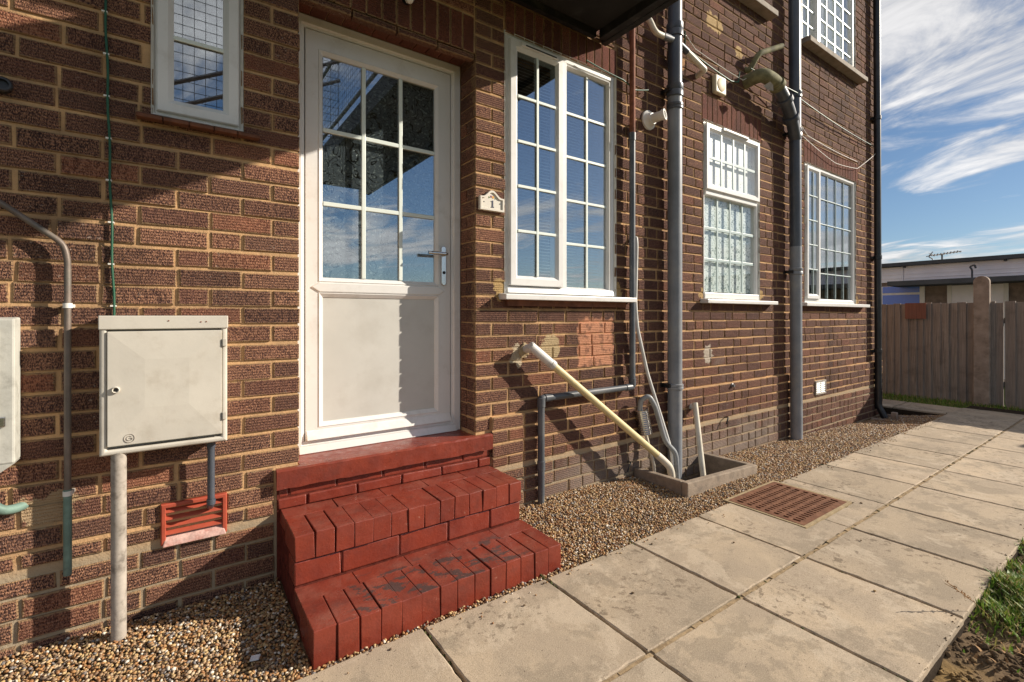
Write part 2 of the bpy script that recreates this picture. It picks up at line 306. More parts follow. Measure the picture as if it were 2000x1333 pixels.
def grass_mat():
    t = NT('grass'); r = t.n('ShaderNodeNewGeometry').outputs['Random Per Island']
    c = t.ramp(r, [(0, (.09, .19, .025)), (.35, (.16, .28, .04)), (.65, (.26, .32, .06)), (.85, (.38, .33, .12)), (1, (.46, .36, .18))])
    d = t.bsdf(c, .6, .3); tr = t.n('ShaderNodeBsdfTranslucent'); t.set(tr.inputs['Color'], c)
    m = t.n('ShaderNodeMixShader'); m.inputs[0].default_value = .3; t.t.links.new(d, m.inputs[1]); t.t.links.new(tr.outputs[0], m.inputs[2])
    MAT['grass'] = t.done(m.outputs[0])
grass_mat()
def glass_mat(name, refl, tint=(.86, .90, .89)):
    t = NT(name); p = t.pos()
    nb = t.bump(t.noise(p, 1.6, 1, .5), .012, .05)
    gl = t.n('ShaderNodeBsdfGlossy'); gl.inputs['Roughness'].default_value = .005; gl.inputs['Color'].default_value = (.93, .96, 1, 1); t.set(gl.inputs['Normal'], nb)
    tr = t.n('ShaderNodeBsdfTransparent'); tr.inputs['Color'].default_value = (*tint, 1)
    fr = t.n('ShaderNodeLayerWeight'); fr.inputs['Blend'].default_value = .5
    f = t.math('MULTIPLY_ADD', t.math('POWER', fr.outputs['Facing'], 4.), .5, refl, clamp=True)
    m = t.n('ShaderNodeMixShader'); t.set(m.inputs[0], f); t.t.links.new(tr.outputs[0], m.inputs[1]); t.t.links.new(gl.outputs[0], m.inputs[2])
    MAT[name] = t.done(m.outputs[0])
glass_mat('glass', .29); glass_mat('glass_soft', .05, (.97, .98, .98))
def swirl_glass():       # patterned inner sheet of the door glazing
    t = NT('swirl_glass'); p = t.pos()
    n = t.noise(t.mapping(p, (1, .1, 1)), 9, 1, .4, 1.9)
    ln = t.math('PINGPONG', t.math('MULTIPLY', n, 6.), .5); ln = t.rng(ln, .02, .13)
    spark = t.rng(t.noise(p, 75, 2, .5), .57, .66)
    c = t.mix(ln, (.012, .014, .022), (.27, .29, .34))
    c = t.mix(t.math('MULTIPLY', spark, ln), c, (.70, .72, .74))  # sun sparkle on the curled glass, painted into its colour as white flecks
    MAT['swirl_glass'] = t.done(t.bsdf(c, .22, .6, 0, t.bump(ln, .9, .008)))
swirl_glass()
def frost_glass(name, pale, dark, thr):
    t = NT(name); p = t.pos()
    n = t.noise(t.mapping(p, (1, .1, 1)), 44, 3, .6, 1.4)
    c = t.mix(t.rng(n, thr - .06, thr + .06), dark, pale)
    MAT[name] = t.done(t.bsdf(c, .4, .3, 0, t.bump(n, .2, .003)))
frost_glass('frost_pale', (.97, .97, .96), (.20, .24, .24), .36); frost_glass('frost_green', (.82, .89, .86), (.13, .21, .195), .44)

# ------------------------------------------------------------------ mesh helpers
class MB:
    def __init__(s): s.v = []; s.f = []
    def add(s, vs, fs):
        b = len(s.v); s.v += [tuple(v) for v in vs]; s.f += [tuple(i + b for i in f) for f in fs]; return s
    def box(s, x0, x1, y0, y1, z0, z1):
        return s.add([(x0,y0,z0),(x1,y0,z0),(x1,y1,z0),(x0,y1,z0),(x0,y0,z1),(x1,y0,z1),(x1,y1,z1),(x0,y1,z1)],
                     [(0,3,2,1),(4,5,6,7),(0,1,5,4),(1,2,6,5),(2,3,7,6),(3,0,4,7)])
    def hexa(s, p): return s.add(p, [(0,3,2,1),(4,5,6,7),(0,1,5,4),(1,2,6,5),(2,3,7,6),(3,0,4,7)])
    def ring(s, x0, x1, z0, z1, prof):
        # mitred rectangular frame in the XZ plane; prof = [(inset, y), ...]
        n = len(prof); b = []
        for i, y in prof: b += [(x0+i,y,z0+i),(x1-i,y,z0+i),(x1-i,y,z1-i),(x0+i,y,z1-i)]
        fs = []
        for k in range(n-1):
            for j in range(4): fs.append((k*4+j, k*4+(j+1)%4, (k+1)*4+(j+1)%4, (k+1)*4+j))
        return s.add(b, fs)
    def tube(s, pts, r, seg=14, cap=True, rs=None):
        P = [Vector(p) for p in pts]; n = len(P); ref = None; vs = []; fs = []
        for i in range(n):
            d = (P[min(i+1,n-1)] - P[max(i-1,0)]).normalized()
            if ref is None:
                ref = d.orthogonal().normalized()
            ref = (ref - d * ref.dot(d)).normalized(); w = d.cross(ref)
            rr = rs[i] if rs else r
            k = 1.0
            if 0 < i < n-1:
                a = (P[i]-P[i-1]).normalized().dot((P[i+1]-P[i]).normalized()); k = 1.0/max(.6, math.sqrt(max(.01,(1+a)/2)))
            for j in range(seg):
                t = 2*math.pi*j/seg; vs.append(P[i] + (ref*math.cos(t) + w*math.sin(t))*rr*(1+(k-1)*.5))
        for i in range(n-1):
            for j in range(seg): fs.append((i*seg+j, i*seg+(j+1)%seg, (i+1)*seg+(j+1)%seg, (i+1)*seg+j))
        if cap: fs.append(tuple(range(seg))[::-1]); fs.append(tuple((n-1)*seg+j for j in range(seg)))
        return s.add(vs, fs)
    def cyl(s, a, b, r, seg=18): return s.tube([a, b], r, seg)
    def lathe(s, o, d, prof, seg=20):
        # prof = [(distance along d, radius)]
        o = Vector(o); d = Vector(d).normalized(); u = d.orthogonal().normalized(); w = d.cross(u); vs = []; fs = []
        for t, r in prof:
            for j in range(seg):
                a = 2*math.pi*j/seg; vs.append(o + d*t + (u*math.cos(a) + w*math.sin(a))*max(r, 1e-4))
        n = len(prof)
        for i in range(n-1):
            for j in range(seg): fs.append((i*seg+j, i*seg+(j+1)%seg, (i+1)*seg+(j+1)%seg, (i+1)*seg+j))
        fs.append(tuple(range(seg))[::-1]); fs.append(tuple((n-1)*seg+j for j in range(seg)))
        return s.add(vs, fs)
    def prism(s, pts, y0, y1):
        # outline in XZ, extruded along Y
        n = len(pts); vs = [(x,y0,z) for x,z in pts] + [(x,y1,z) for x,z in pts]
        fs = [tuple(range(n)), tuple(range(2*n-1, n-1, -1))] + [(i, i+n, (i+1)%n+n, (i+1)%n) for i in range(n)]
        return s.add(vs, fs)

ROOTS = {}
def link(o, parent):
    COL.objects.link(o)
    if parent is not None: o.parent = parent
    return o
def obj(name, mb, mat, parent=None, smooth=False, bevel=0, loc=None, seg=2, weighted=False):
    root = parent
    while root is not None and root.parent is not None: root = root.parent
    off = Vector(ROOTS.get(root.name, (0,0,0))) if root is not None else Vector(loc or (0,0,0))
    me = bpy.data.meshes.new(name); me.from_pydata([tuple(Vector(v) - off) for v in mb.v], [], mb.f); me.update()
    import bmesh as _bm
    bm = _bm.new(); bm.from_mesh(me); _bm.ops.recalc_face_normals(bm, faces=bm.faces); bm.to_mesh(me); bm.free()
    me.materials.append(MAT[mat])
    o = bpy.data.objects.new(name, me)
    if root is None: o.location = off
    link(o, parent)
    if smooth:
        me.shade_smooth(); me.set_sharp_from_angle(angle=R(40))
    if bevel:
        b = o.modifiers.new('bevel', 'BEVEL'); b.width = bevel; b.segments = seg; b.limit_method = 'ANGLE'; b.angle_limit = R(35)
    return o
def thing(name, label, cat, loc, group=None):
    o = bpy.data.objects.new(name, None); COL.objects.link(o); o.location = loc; o.empty_display_size = .05
    ROOTS[o.name] = tuple(loc); o['label'] = label; o['category'] = cat
    if group: o['group'] = group
    return o
def tag(o, label, cat, group=None, kind=None):
    o['label'] = label; o['category'] = cat
    if group: o['group'] = group
    if kind: o['kind'] = kind
    return o
def struct(o): o['kind'] = 'structure'; return o
def bend(pts, r=.04, n=5):
    # round the corners of a polyline
    P = [Vector(p) for p in pts]; out = [P[0]]
    for i in range(1, len(P)-1):
        a = P[i-1]-P[i]; b = P[i+1]-P[i]; d = min(r, a.length*.45, b.length*.45)
        p0 = P[i]+a.normalized()*d; p1 = P[i]+b.normalized()*d
        for k in range(n+1):
            t = k/n; out.append(p0*(1-t)**2 + P[i]*2*t*(1-t) + p1*t*t)
    out.append(P[-1]); return out

# ------------------------------------------------------------------ setting: ground, path, gravel
HALF = 300
struct(obj('ground', MB().add([(-HALF,-HALF,-.30),(HALF,-HALF,-.30),(HALF,HALF,-.30),(-HALF,HALF,-.30)], [(0,1,2,3)]), 'ground_grass'))
def gravel_z(x, y):
    # height of the gravel strip: level at the path edge, falling towards the far corner at the wall
    k = np.clip(-np.asarray(y)/.68, 0, 1); x = np.asarray(x)
    w = np.interp(x, [-2, 1.2, 2.0, 2.8, 4.0, 5.5, 7.8, 9], [.0, .0, .03, .015, -.045, -.08, -.165, -.17])
    e = np.interp(x, [-2, 5, 7.8, 9], [-.012, -.012, -.05, -.06])
    return w*(1-k) + e*k

def grid_mesh(x0, x1, y0, y1, nx, ny, zf):
    xs = np.linspace(x0, x1, nx); ys = np.linspace(y0, y1, ny); m = MB()
    vs = [(x, y, float(zf(x, y))) for y in ys for x in xs]
    fs = [(j*nx+i, j*nx+i+1, (j+1)*nx+i+1, (j+1)*nx+i) for j in range(ny-1) for i in range(nx-1)]
    return m.add(vs, fs)
struct(obj('gravel_bed', grid_mesh(-3, 8.4, -.71, .02, 400, 25, lambda x, y: -.45 if (2.81 < x < 3.665 and y > -.465) or (7.39 < x < 7.75 and -.43 < y < -.03) else gravel_z(x, y) - .012), 'bed', smooth=True))

path = struct(obj('path', MB().box(-3.5, 8.9, -1.90, -.70, -.12, -.022).box(7.95, 8.6, -.69, 5.0, -.2, -.052), 'grime'))
JX = [-2.18, -1.585, -.99, -.395, .185] + [.778, 1.385, 1.98, 2.572, 3.14, 3.712] + [3.712 + .593*k for k in range(1, 9)]
GR = (2.93, 3.55, -1.155, -.67)      # grating in the path
SPLIT = 2.572
def slab(x0, x1, y0, y1, zt=0., notch=None):
    j = .0058; x0 += j; x1 -= j; y0 += j; y1 -= j
    pts = notch or [(x0,y0),(x1,y0),(x1,y1),(x0,y1)]
    tx, ty = random.uniform(-.004, .004), random.uniform(-.004, .004); cx, cy = (x0+x1)/2, (y0+y1)/2
    ring = []; n = len(pts)
    for i in range(n):
        a, b = Vector(pts[i]), Vector(pts[(i+1)%n]); k = max(2, int((b-a).length/.03)); nrm = Vector((-(b-a).y, (b-a).x)).normalized()
        for q in range(k):
            c = a.lerp(b, q/k) + nrm*(abs(random.gauss(0, .0011)) + (random.random() < .05)*random.uniform(.002, .007) + (q == 0)*random.uniform(0, .005)); ring.append(c)
    m = MB(); k = len(ring); zf = lambda p: zt + (p.x-cx)*tx + (p.y-cy)*ty; ce = Vector((sum(p.x for p in ring)/k, sum(p.y for p in ring)/k))
    if notch: ins = ring
    else: ins = [p + (ce-p).normalized()*random.uniform(.003, .007) for p in ring]
    m.add([(p.x,p.y,zt-.05) for p in ring] + [(p.x,p.y,zf(p)-(.0 if notch else .0035)) for p in ring] + ([] if notch else [(p.x,p.y,zf(p)) for p in ins]),
          [tuple(range(k, 2*k)) if notch else tuple(range(2*k, 3*k))] + [(i,(i+1)%k,(i+1)%k+k,i+k) for i in range(k)] + ([] if notch else [(i+k,(i+1)%k+k,(i+1)%k+2*k,i+2*k) for i in range(k)]))
    return obj('paving_slab', m, 'paving', path)
for k in range(len(JX)-1):
    x0, x1 = JX[k], JX[k+1]
    slab(x0, x1, -1.905 + random.uniform(-.006, .01), -1.302)
    j = .005; g = GR
    if x0 < g[0] < x1:
        slab(x0, x1, -1.296, -.70, notch=[(x0+j,-1.291),(x1-j,-1.291),(x1-j,g[2]-.012),(g[0]-.012,g[2]-.012),(g[0]-.012,-.705),(x0+j,-.705)])
    elif x0 < g[1] < x1:
        slab(x0, x1, -1.296, -.70, notch=[(x0+j,-1.291),(x1-j,-1.291),(x1-j,-.705),(g[1]+.03,-.705),(g[1]+.03,g[2]-.012),(x0+j,g[2]-.012)])
    else: slab(x0, x1, -1.296, -.70 + random.uniform(-.004, .004))
for k in range(9): slab(7.95, 8.6, -.69 + k*.6, -.69 + (k+1)*.6 - .006, -.03)
# centre joint pointed with mortar
jm = MB()
for k in range(180):
    x = -2.2 + k*.06; w = .0065 + random.uniform(0, .004); h = random.uniform(-.006, .0015)
    jm.box(x, x+.0605, -1.3015-w, -1.3015+w*.7, -.04, h)
obj('joint_mortar', jm, 'joint_sand', path)

def moss():
    ps = []
    for k in range(900):
        if random.random() < .45: x = random.uniform(.6, 7); y = -1.3015 + random.gauss(0, .006)
        else: x = random.choice(JX[5:]) + random.gauss(0, .0035); y = random.choice([random.uniform(-1.9, -.72), random.gauss(-1.86, .05), random.gauss(-.73, .03)])
        if math.sin(x*3.1)*math.sin(y*5+x) + random.uniform(-.4, .6) < .1: continue
        if GR[0]-.02 < x < GR[1]+.03 and y > GR[2]-.02: continue
        ps.append((x, y, random.uniform(-.010, -.003)))
    P = np.array(ps); n = len(P); r = np.random.uniform(.003, .008, n)
    o = scatter_mesh('joint_moss', 'moss', ICO_V, ICO_F, P, r[:, None]*np.random.uniform([.8,.8,.5],[1.3,1.3,.9],(n,3)), rotmats(n, .3)); tag(o, 'crumbs of moss and grit in the joints between the slabs', 'moss', kind='stuff')
    gp = np.array([(random.uniform(-.6, 7.4), -.70 - abs(random.gauss(0, .05)), .003) for _ in range(240)]); n = len(gp); r = np.random.uniform(.003, .006, n)
    gp = gp[~((gp[:,0] > GR[0]-.05) & (gp[:,0] < GR[1]+.05))]; n = len(gp); r = r[:n]
    o = scatter_mesh('stray_gravel', 'pebble', ICO_V, ICO_F, gp, r[:, None]*np.random.uniform([.8,.7,.5],[1.4,1.,.8],(n,3)), rotmats(n, .3)); tag(o, 'stray pebbles kicked onto the edge of the path', 'gravel', kind='stuff')
def scatter_mesh(name, mat, base_v, base_f, P, S, ROT):
    # numpy batch: base mesh copied to positions P with scales S (n,3) and rotations ROT (n,3,3)
    n = len(P); nb = len(base_v)
    V = np.einsum('nij,nkj->nki', ROT, base_v[None, :, :] * S[:, None, :]) + P[:, None, :]
    Fc = (base_f[None, :, :] + (np.arange(n) * nb)[:, None, None]).reshape(-1, base_f.shape[1])
    me = bpy.data.meshes.new(name); me.vertices.add(n*nb); me.vertices.foreach_set('co', V.reshape(-1).astype(np.float32))
    k = base_f.shape[1]; me.loops.add(Fc.size); me.loops.foreach_set('vertex_index', Fc.reshape(-1).astype(np.int32))
    me.polygons.add(len(Fc)); me.polygons.foreach_set('loop_start', (np.arange(len(Fc))*k).astype(np.int32))
    me.update(calc_edges=True); me.materials.append(MAT[mat])
    o = bpy.data.objects.new(name, me); COL.objects.link(o); return o
def rotmats(n, tilt):
    a = np.random.uniform(0, 2*np.pi, n); b = np.random.normal(0, tilt, n); c = np.random.normal(0, tilt, n)
    ca, sa, cb, sb, cc, sc = np.cos(a), np.sin(a), np.cos(b), np.sin(b), np.cos(c), np.sin(c); o = np.zeros(n); i = np.ones(n)
    Rz = np.stack([ca,-sa,o,sa,ca,o,o,o,i], 1).reshape(n,3,3); Rx = np.stack([i,o,o,o,cb,-sb,o,sb,cb], 1).reshape(n,3,3); Ry = np.stack([cc,o,sc,o,i,o,-sc,o,cc], 1).reshape(n,3,3)
    return Rz @ Rx @ Ry
ph = (1+5**.5)/2
ICO_V = np.array([(-1,ph,0),(1,ph,0),(-1,-ph,0),(1,-ph,0),(0,-1,ph),(0,1,ph),(0,-1,-ph),(0,1,-ph),(ph,0,-1),(ph,0,1),(-ph,0,-1),(-ph,0,1)], float); ICO_V /= np.linalg.norm(ICO_V[0])
ICO_F = np.array([(0,11,5),(0,5,1),(0,1,7),(0,7,10),(0,10,11),(1,5,9),(5,11,4),(11,10,2),(10,7,6),(7,1,8),(3,9,4),(3,4,2),(3,2,6),(3,6,8),(3,8,9),(4,9,5),(2,4,11),(6,2,10),(8,6,7),(9,8,1)])
def make_gravel():
    ps = []; rs = []
    for x0, x1, st, r0, r1 in [(-1.0, 3.8, 0.0090, .0040, .0083), (3.8, 8.3, .0122, .0058, .0105)]:
        xs = np.arange(x0, x1, st); ys = np.arange(-.69, .0, st); X, Y = np.meshgrid(xs, ys); X = X.ravel(); Y = Y.ravel()
        X = X + np.random.uniform(-st*.6, st*.6, X.size); Y = Y + np.random.uniform(-st*.6, st*.6, Y.size)
        keep = ~((X > .375) & (X < 1.53) & (Y > -.665)) & (Y < -.004) & (Y > -.697)
        keep &= ~((X > 2.80) & (X < 3.67) & (Y > -.47) & (Y < .0))
        keep &= ~((X > GR[0]-.01) & (X < GR[1]+.01) & (Y < GR[3]+.004))
        keep &= ~((X > 7.88) & (Y > -.68)) | ((X > 7.88) & (X < 7.95))
        X, Y = X[keep], Y[keep]; n = X.size; r = np.random.uniform(r0, r1, n)
        z = gravel_z(X, Y) + np.random.uniform(-.008, .004, n) + .006*np.sin(X*5.1+Y*7)*np.sin(Y*9+X*2)
        ps.append(np.stack([X, Y, z], 1)); rs.append(r)
    P = np.concatenate(ps); r = np.concatenate(rs); n = len(P)
    S = r[:, None] * np.random.uniform([.8, .65, .45], [1.5, 1.0, .8], (n, 3))
    o = scatter_mesh('gravel', 'pebble', ICO_V, ICO_F, P, S, rotmats(n, .45)); tag(o, 'loose tan and brown pea gravel between the wall and the paved path', 'gravel', kind='stuff')
    print('pebbles', n)
make_gravel()
moss()
# stray pebbles and crumbs on the path
for (x, y, s) in [(2.05, -.78, .007), (1.35, -.74, .006), (3.6, -1.2, .009), (2.42, -1.02, .006), (1.62, -1.02, .007), (2.5, -1.62, .007), (3.0, -1.4, .006), (1.18, -.82, .006)]:
    m = MB(); m.add([(x+s*v[0]*random.uniform(.7,1.3), y+s*v[1], .004+s*.5*v[2]) for v in ICO_V], [tuple(f) for f in ICO_F])
    tag(obj('stone_crumb', m, 'soil'), 'tiny dark crumb of stone lying on the paved path', 'stone', 'crumbs on the path')

# garden soil and grass on the near side of the path
def soil_z(x, y):
    return -.034 + .022*math.sin(x*7.3+y*4.1)*math.sin(y*8.7-x*2.2) + .012*math.sin(x*19+y*13) + .01*math.sin(y*31-x*23) + .02*min(1, max(0, (-1.95-y)*2))
struct(obj('soil', grid_mesh(-1.5, 9.55, -6.0, -1.885, 150, 60, soil_z), 'soil', smooth=True))
struct(obj('grass_strip', grid_mesh(8.6, 9.7, -1.9, 5.0, 10, 40, lambda x, y: -.085 + .012*math.sin(x*9+y*11)), 'ground_grass', smooth=True))
def blades(name, pts, label, hmin, hmax, wid=.0028, lean=.5, mat='grass'):
    n = len(pts); vs = []; fs = []
    for (x, y, z) in pts:
        h = random.uniform(hmin, hmax); a = random.uniform(0, 6.283); l = random.uniform(.1, lean)*h; w = wid*random.uniform(.6, 1.4)
        dx, dy = math.cos(a), math.sin(a); px_, py_ = -dy*w, dx*w; b = len(vs)
        vs += [(x-px_,y-py_,z),(x+px_,y+py_,z),(x+dx*l*.35-px_*.8,y+dy*l*.35-py_*.8,z+h*.55),(x+dx*l*.35+px_*.8,y+dy*l*.35+py_*.8,z+h*.55),(x+dx*l,y+dy*l,z+h*.95)]
        fs += [(b,b+1,b+3,b+2),(b+2,b+3,b+4)]
    o = obj(name, MB().add(vs, fs), mat); return o
def rnd_pts(cx, cy, sx, sy, n):
    out = []
    for _ in range(n):
        x = random.gauss(cx, sx); y = min(random.gauss(cy, sy), -1.90)
        out.append((x, y, soil_z(x, y) - .004))
    return out
gp = rnd_pts(2.85, -1.975, .12, .05, 900) + rnd_pts(3.15, -2.03, .14, .07, 900) + rnd_pts(3.5, -2.02, .22, .06, 520) + rnd_pts(3.9, -2.05, .3, .08, 700) + rnd_pts(4.8, -2.1, .6, .1, 900) + rnd_pts(6.8, -2.1, 1.0, .12, 900)
gp += rnd_pts(3.08, -2.02, .16, .06, 1300) + rnd_pts(3.6, -2.05, .4, .09, 1800)
tag(blades('grass', gp, '', .010, .055, .0034, 1.1), 'rough green grass growing along the near edge of the path', 'grass', kind='stuff')
gp = [(random.uniform(8.62, 9.6), random.uniform(-1.85, 2.5), -.09) for _ in range(5200)]
tag(blades('grass', gp, '', .025, .07, .004), 'short grass in a strip at the foot of the wooden fence', 'grass', kind='stuff')
lp = [(random.uniform(2.3, 3.6), random.uniform(-2.4, -1.93)) for _ in range(420)]
tag(blades('dry_litter', [(x, y, soil_z(x, y)+.004) for x, y in lp], '', .004, .016, .004, 3.0, 'straw'), 'dry straw and leaf litter on the bare soil', 'litter', kind='stuff')
def clods():
    n = 2600; X = np.random.uniform(2.0, 4.2, n); Y = -1.90 - np.abs(np.random.normal(0, .22, n)); Y[:90] = -1.90 + np.abs(np.random.normal(0, .022, 90)); r = np.random.uniform(.003, .013, n)*np.random.uniform(.5, 1.2, n)
    r[:90] *= .32; Z = np.array([soil_z(a, b) if b < -1.9 else .001 for a, b in zip(X, Y)]) + r*.2
    o = scatter_mesh('soil_clods', 'soil', ICO_V, ICO_F, np.stack([X, Y, Z], 1), r[:, None]*np.random.uniform([.8,.7,.5],[1.5,1.1,.9],(n,3)), rotmats(n, .6)); tag(o, 'loose crumbs of dry earth on the bare soil beside the path', 'soil', kind='stuff')
clods()
def weed(x, y, z, n, r, label, zrise=.5):
    t = thing('weed', label, 'weed', (x, y, z)); m = MB()
    for k in range(n):
        a = 2.4*k + random.uniform(-.3, .3); L = r*random.uniform(.6, 1.1); w = L*.22; up = random.uniform(.2, zrise)
        d = Vector((math.cos(a), math.sin(a), up)).normalized(); s = Vector((-math.sin(a), math.cos(a), 0)); o = Vector((x, y, z))
        m.add([o, o+d*L*.5+s*w, o+d*L+Vector((0,0,-.1*L)), o+d*L*.5-s*w, o+d*L*.5+Vector((0,0,-.12*L))], [(0,1,4),(1,2,4),(2,3,4),(3,0,4)])
    obj('leaves', m, 'leaf_green', t); return t
weed(2.74, -1.955, -.05, 16, .05, 'small leafy green weed at the corner of a path slab')
weed(2.98, -1.945, -.03, 20, .07, 'bright green leafy weed in the grass beside the path')
weed(3.22, -1.94, -.03, 18, .06, 'broad leaved weed farther along the path edge in the grass')
weed(2.62, -2.12, -.05, 12, .04, 'tiny green weed on the bare soil near the slab end')
weed(-.31, -.44, .004, 10, .022, 'tiny green seedling in the gravel under the old grey box')
def seed_stalk():
    m = MB(); a = Vector((2.72, -1.95, -.03)); b = Vector((2.60, -1.83, .10)); pts = [a, a.lerp(b, .35)+Vector((0,0,.015)), a.lerp(b, .7)+Vector((0,0,.012)), b]; m.tube(pts, .0013, 5)
    for k in range(26):
        t = .45 + .55*k/26; o = a.lerp(b, t)+Vector((0,0,.012)); d = Vector((random.uniform(-1,1), random.uniform(-1,1), random.uniform(-.4,1))).normalized()*.016*(1.15-t*.6)
        m.tube([o, o+d], .0016, 4)
    tag(obj('seed_stalk', m, 'straw', loc=a), 'dry reddish brown seed stalk leaning out over the path slab', 'plant')
seed_stalk()
tag(obj('plastic_scrap', MB().hexa([(.205,-.52,-.002),(.232,-.53,-.001),(.24,-.512,.0),(.213,-.50,.001),(.205,-.52,.003),(.232,-.53,.006),(.24,-.512,.007),(.213,-.50,.004)]), 'scrap_white'), 'small white scrap lying on the shaded gravel beside the steps', 'scrap')

# ------------------------------------------------------------------ house
house = thing('brick_house', 'dark brown brick house with white plastic windows, door and outside pipes', 'house', (3, 0, 0))
XL, XR, ZB, ZT = -3.2, 7.84, -.35, 5.75
DOOR = (.469, 1.430, .500, 2.75)
W1, W2, W3, W4 = (-.081, .228, 2.03, 2.95), (1.645, 2.618, 1.345, 2.955), (3.725, 4.645, 1.355, 2.908), (5.61, 6.99, 1.355, 2.892)
W5, W6 = (5.54, 6.97, 4.215, 5.60), (3.30, 4.70, 4.215, 5.60)
OPENINGS = OPEN = [DOOR, W1, W2, W3, W4, W5, W6]
LINT = [(.469, 1.425, 2.75, 2.962), (1.64, 2.632, 2.955, 3.150), (3.70, 4.69, 2.908, 3.135), (5.59, 7.06, 2.892, 3.13)]
PLINTH = (1.540, .600)
def build_wall():
    OPEN = [(DOOR[0]-.007, DOOR[1]+.007, DOOR[2], DOOR[3]+.008)] + OPENINGS[1:]
    xs = sorted({XL, XR, *[o[0] for o in OPEN], *[o[1] for o in OPEN]}); zs = sorted({ZB, ZT, *[o[2] for o in OPEN], *[o[3] for o in OPEN]})
    solid = lambda i, k: 0 <= i < len(xs)-1 and 0 <= k < len(zs)-1 and not any(o[0] < (xs[i]+xs[i+1])/2 < o[1] and o[2] < (zs[k]+zs[k+1])/2 < o[3] for o in OPEN)
    m = MB(); y0, y1 = .0065, .27
    for i in range(len(xs)-1):
        for k in range(len(zs)-1):
            if not solid(i, k): continue
            a, b, c, d = xs[i], xs[i+1], zs[k], zs[k+1]
            m.add([(a,y0,c),(b,y0,c),(b,y0,d),(a,y0,d)], [(0,1,2,3)]); m.add([(a,y1,c),(b,y1,c),(b,y1,d),(a,y1,d)], [(3,2,1,0)])
            if not solid(i-1, k): m.add([(a,y0,c),(a,y0,d),(a,y1,d),(a,y1,c)], [(0,1,2,3)])
            if not solid(i+1, k): m.add([(b,y0,c),(b,y0,d),(b,y1,d),(b,y1,c)], [(3,2,1,0)])
            if not solid(i, k-1): m.add([(a,y0,c),(b,y0,c),(b,y1,c),(a,y1,c)], [(3,2,1,0)])
            if not solid(i, k+1): m.add([(a,y0,d),(b,y0,d),(b,y1,d),(a,y1,d)], [(0,1,2,3)])
    m.box(PLINTH[0], XR+.02, -.0135, .0063, ZB, PLINTH[1])
    m.box(XR-.27, XR-.004, .272, 6.0, ZB, ZT)
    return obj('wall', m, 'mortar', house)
wall = build_wall()
PITCH, Z0, JT = .081, .276, .0115
def subtract(rects, hole):
    out = []
    for (a, b, c, d) in rects:
        A, B, C, Dd = max(a, hole[0]), min(b, hole[1]), max(c, hole[2]), min(d, hole[3])
        if A >= B or C >= Dd: out.append((a, b, c, d)); continue
        if A-a > .025: out.append((a, A, c, d))
        if b-B > .025: out.append((B, b, c, d))
        if C-c > .018: out.append((A, B, c, C-.006))
        if d-Dd > .018: out.append((A, B, Dd+.006, d))
    return out
HOLES = [(o[0]-.001, o[1]+.001, o[2], o[3]) for o in OPEN[1:]] + [(l[0]-.008, l[1]+.008, l[2]-.001, l[3]+.008) for l in LINT]
HOLES += [(-.06, .176, .27, .442), (5.80, 6.06, .322, .482)]
def layout():
    rects = []
    for k in range(-8, 68):
        z0 = Z0 + k*PITCH + JT/2; z1 = Z0 + (k+1)*PITCH - JT/2
        if k == 0: z0 = .300
        if k == -1: z1 = .262
        if z1 > ZT: break
        def length(x):
            if x > 1.5: q = .72 if k < 0 else .34
            elif x > -.6 and k < 0: q = .25
            else: q = .06
            return (.109 if random.random() < q else .228) + random.uniform(-.006, .006)
        def put(a, b):
            u = .0022*math.sin(a*1.9 + k*1.3) + random.uniform(-.0012, .0012)
            rects.append((a, b, z0 + u + random.uniform(-.0018, .0018), z1 + u + random.uniform(-.0018, .0018)))
        low = z1 < .515
        # left of the door, laid leftwards from the reveal
        x = .359 if low else .4675; first = True
        while x > XL:
            L = (.228 if k % 2 else .109) if first else length(x); first = False; put(max(x-L, XL), x); x -= L + .0105 + random.uniform(-.002, .003)
        x = 1.540 if low else 1.4315; first = True
        if not low and z1 < PLINTH[1]+.004: put(1.4315, 1.531); x = 1.5415
        while x < XR-.02:
            L = (.228 if k % 2 else .109) if first else length(x); first = False
            e = x + L
            if XR - e < .05: e = XR
            put(x, min(e, XR)); x = e + .0105 + random.uniform(-.002, .003)
        if z0 > 2.7:
            x = .478
            while x < 1.42:
                e = min(1.421, x + length(x))
                if 1.421 - e < .05: e = 1.421
                put(x, e); x = e + .0105
    for h in HOLES: rects = subtract(rects, h)
    return [r for r in rects if r[1]-r[0] > .02 and r[3]-r[2] > .012]
def brick_geo(w, h, d, rs, ch=.0035, jit=.0018):
    J = lambda: rs.uniform(-jit, jit); vs = []
    hw, hh = w/2, h/2
    for (y, i) in ((d, 0), (ch, 0), (0, ch), (-.0006, .013)):
        for sx, sz in ((-1,-1),(1,-1),(1,1),(-1,1)): vs.append((sx*(hw-i)+J(), y+(J()*.6 if i else 0), sz*(hh-i)+J()))
    fs = [(12,13,14,15)] + [(k*4+j, k*4+(j+1)%4, (k+1)*4+(j+1)%4, (k+1)*4+j) for k in (0,1,2) for j in range(4)]
    return vs, fs
def edge_attr(me, n0=0):
    # 1 along the arrises of a brick, 0 on the middle of its face; n0 = verts of plain boxes at the end
    a = me.attributes.new('edge', 'FLOAT', 'POINT'); n = len(me.vertices); v = np.tile(np.r_[np.full(4, .1), np.ones(8), np.zeros(4)], n//16 + 1)[:n]
    if n0: v[n-n0:] = .45
    a.data.foreach_set('value', v.astype(np.float32))
def px(X, Y, Z):
    s, c = math.sin(YAW), math.cos(YAW); dx, dy = X, Y - CAM_Y; t = s*dx + c*dy; l = c*dx - s*dy
    return 1000 + 928*l/t, 617 - 928*(Z-CAM_Z)/t
CANOPY_Z = 3.18
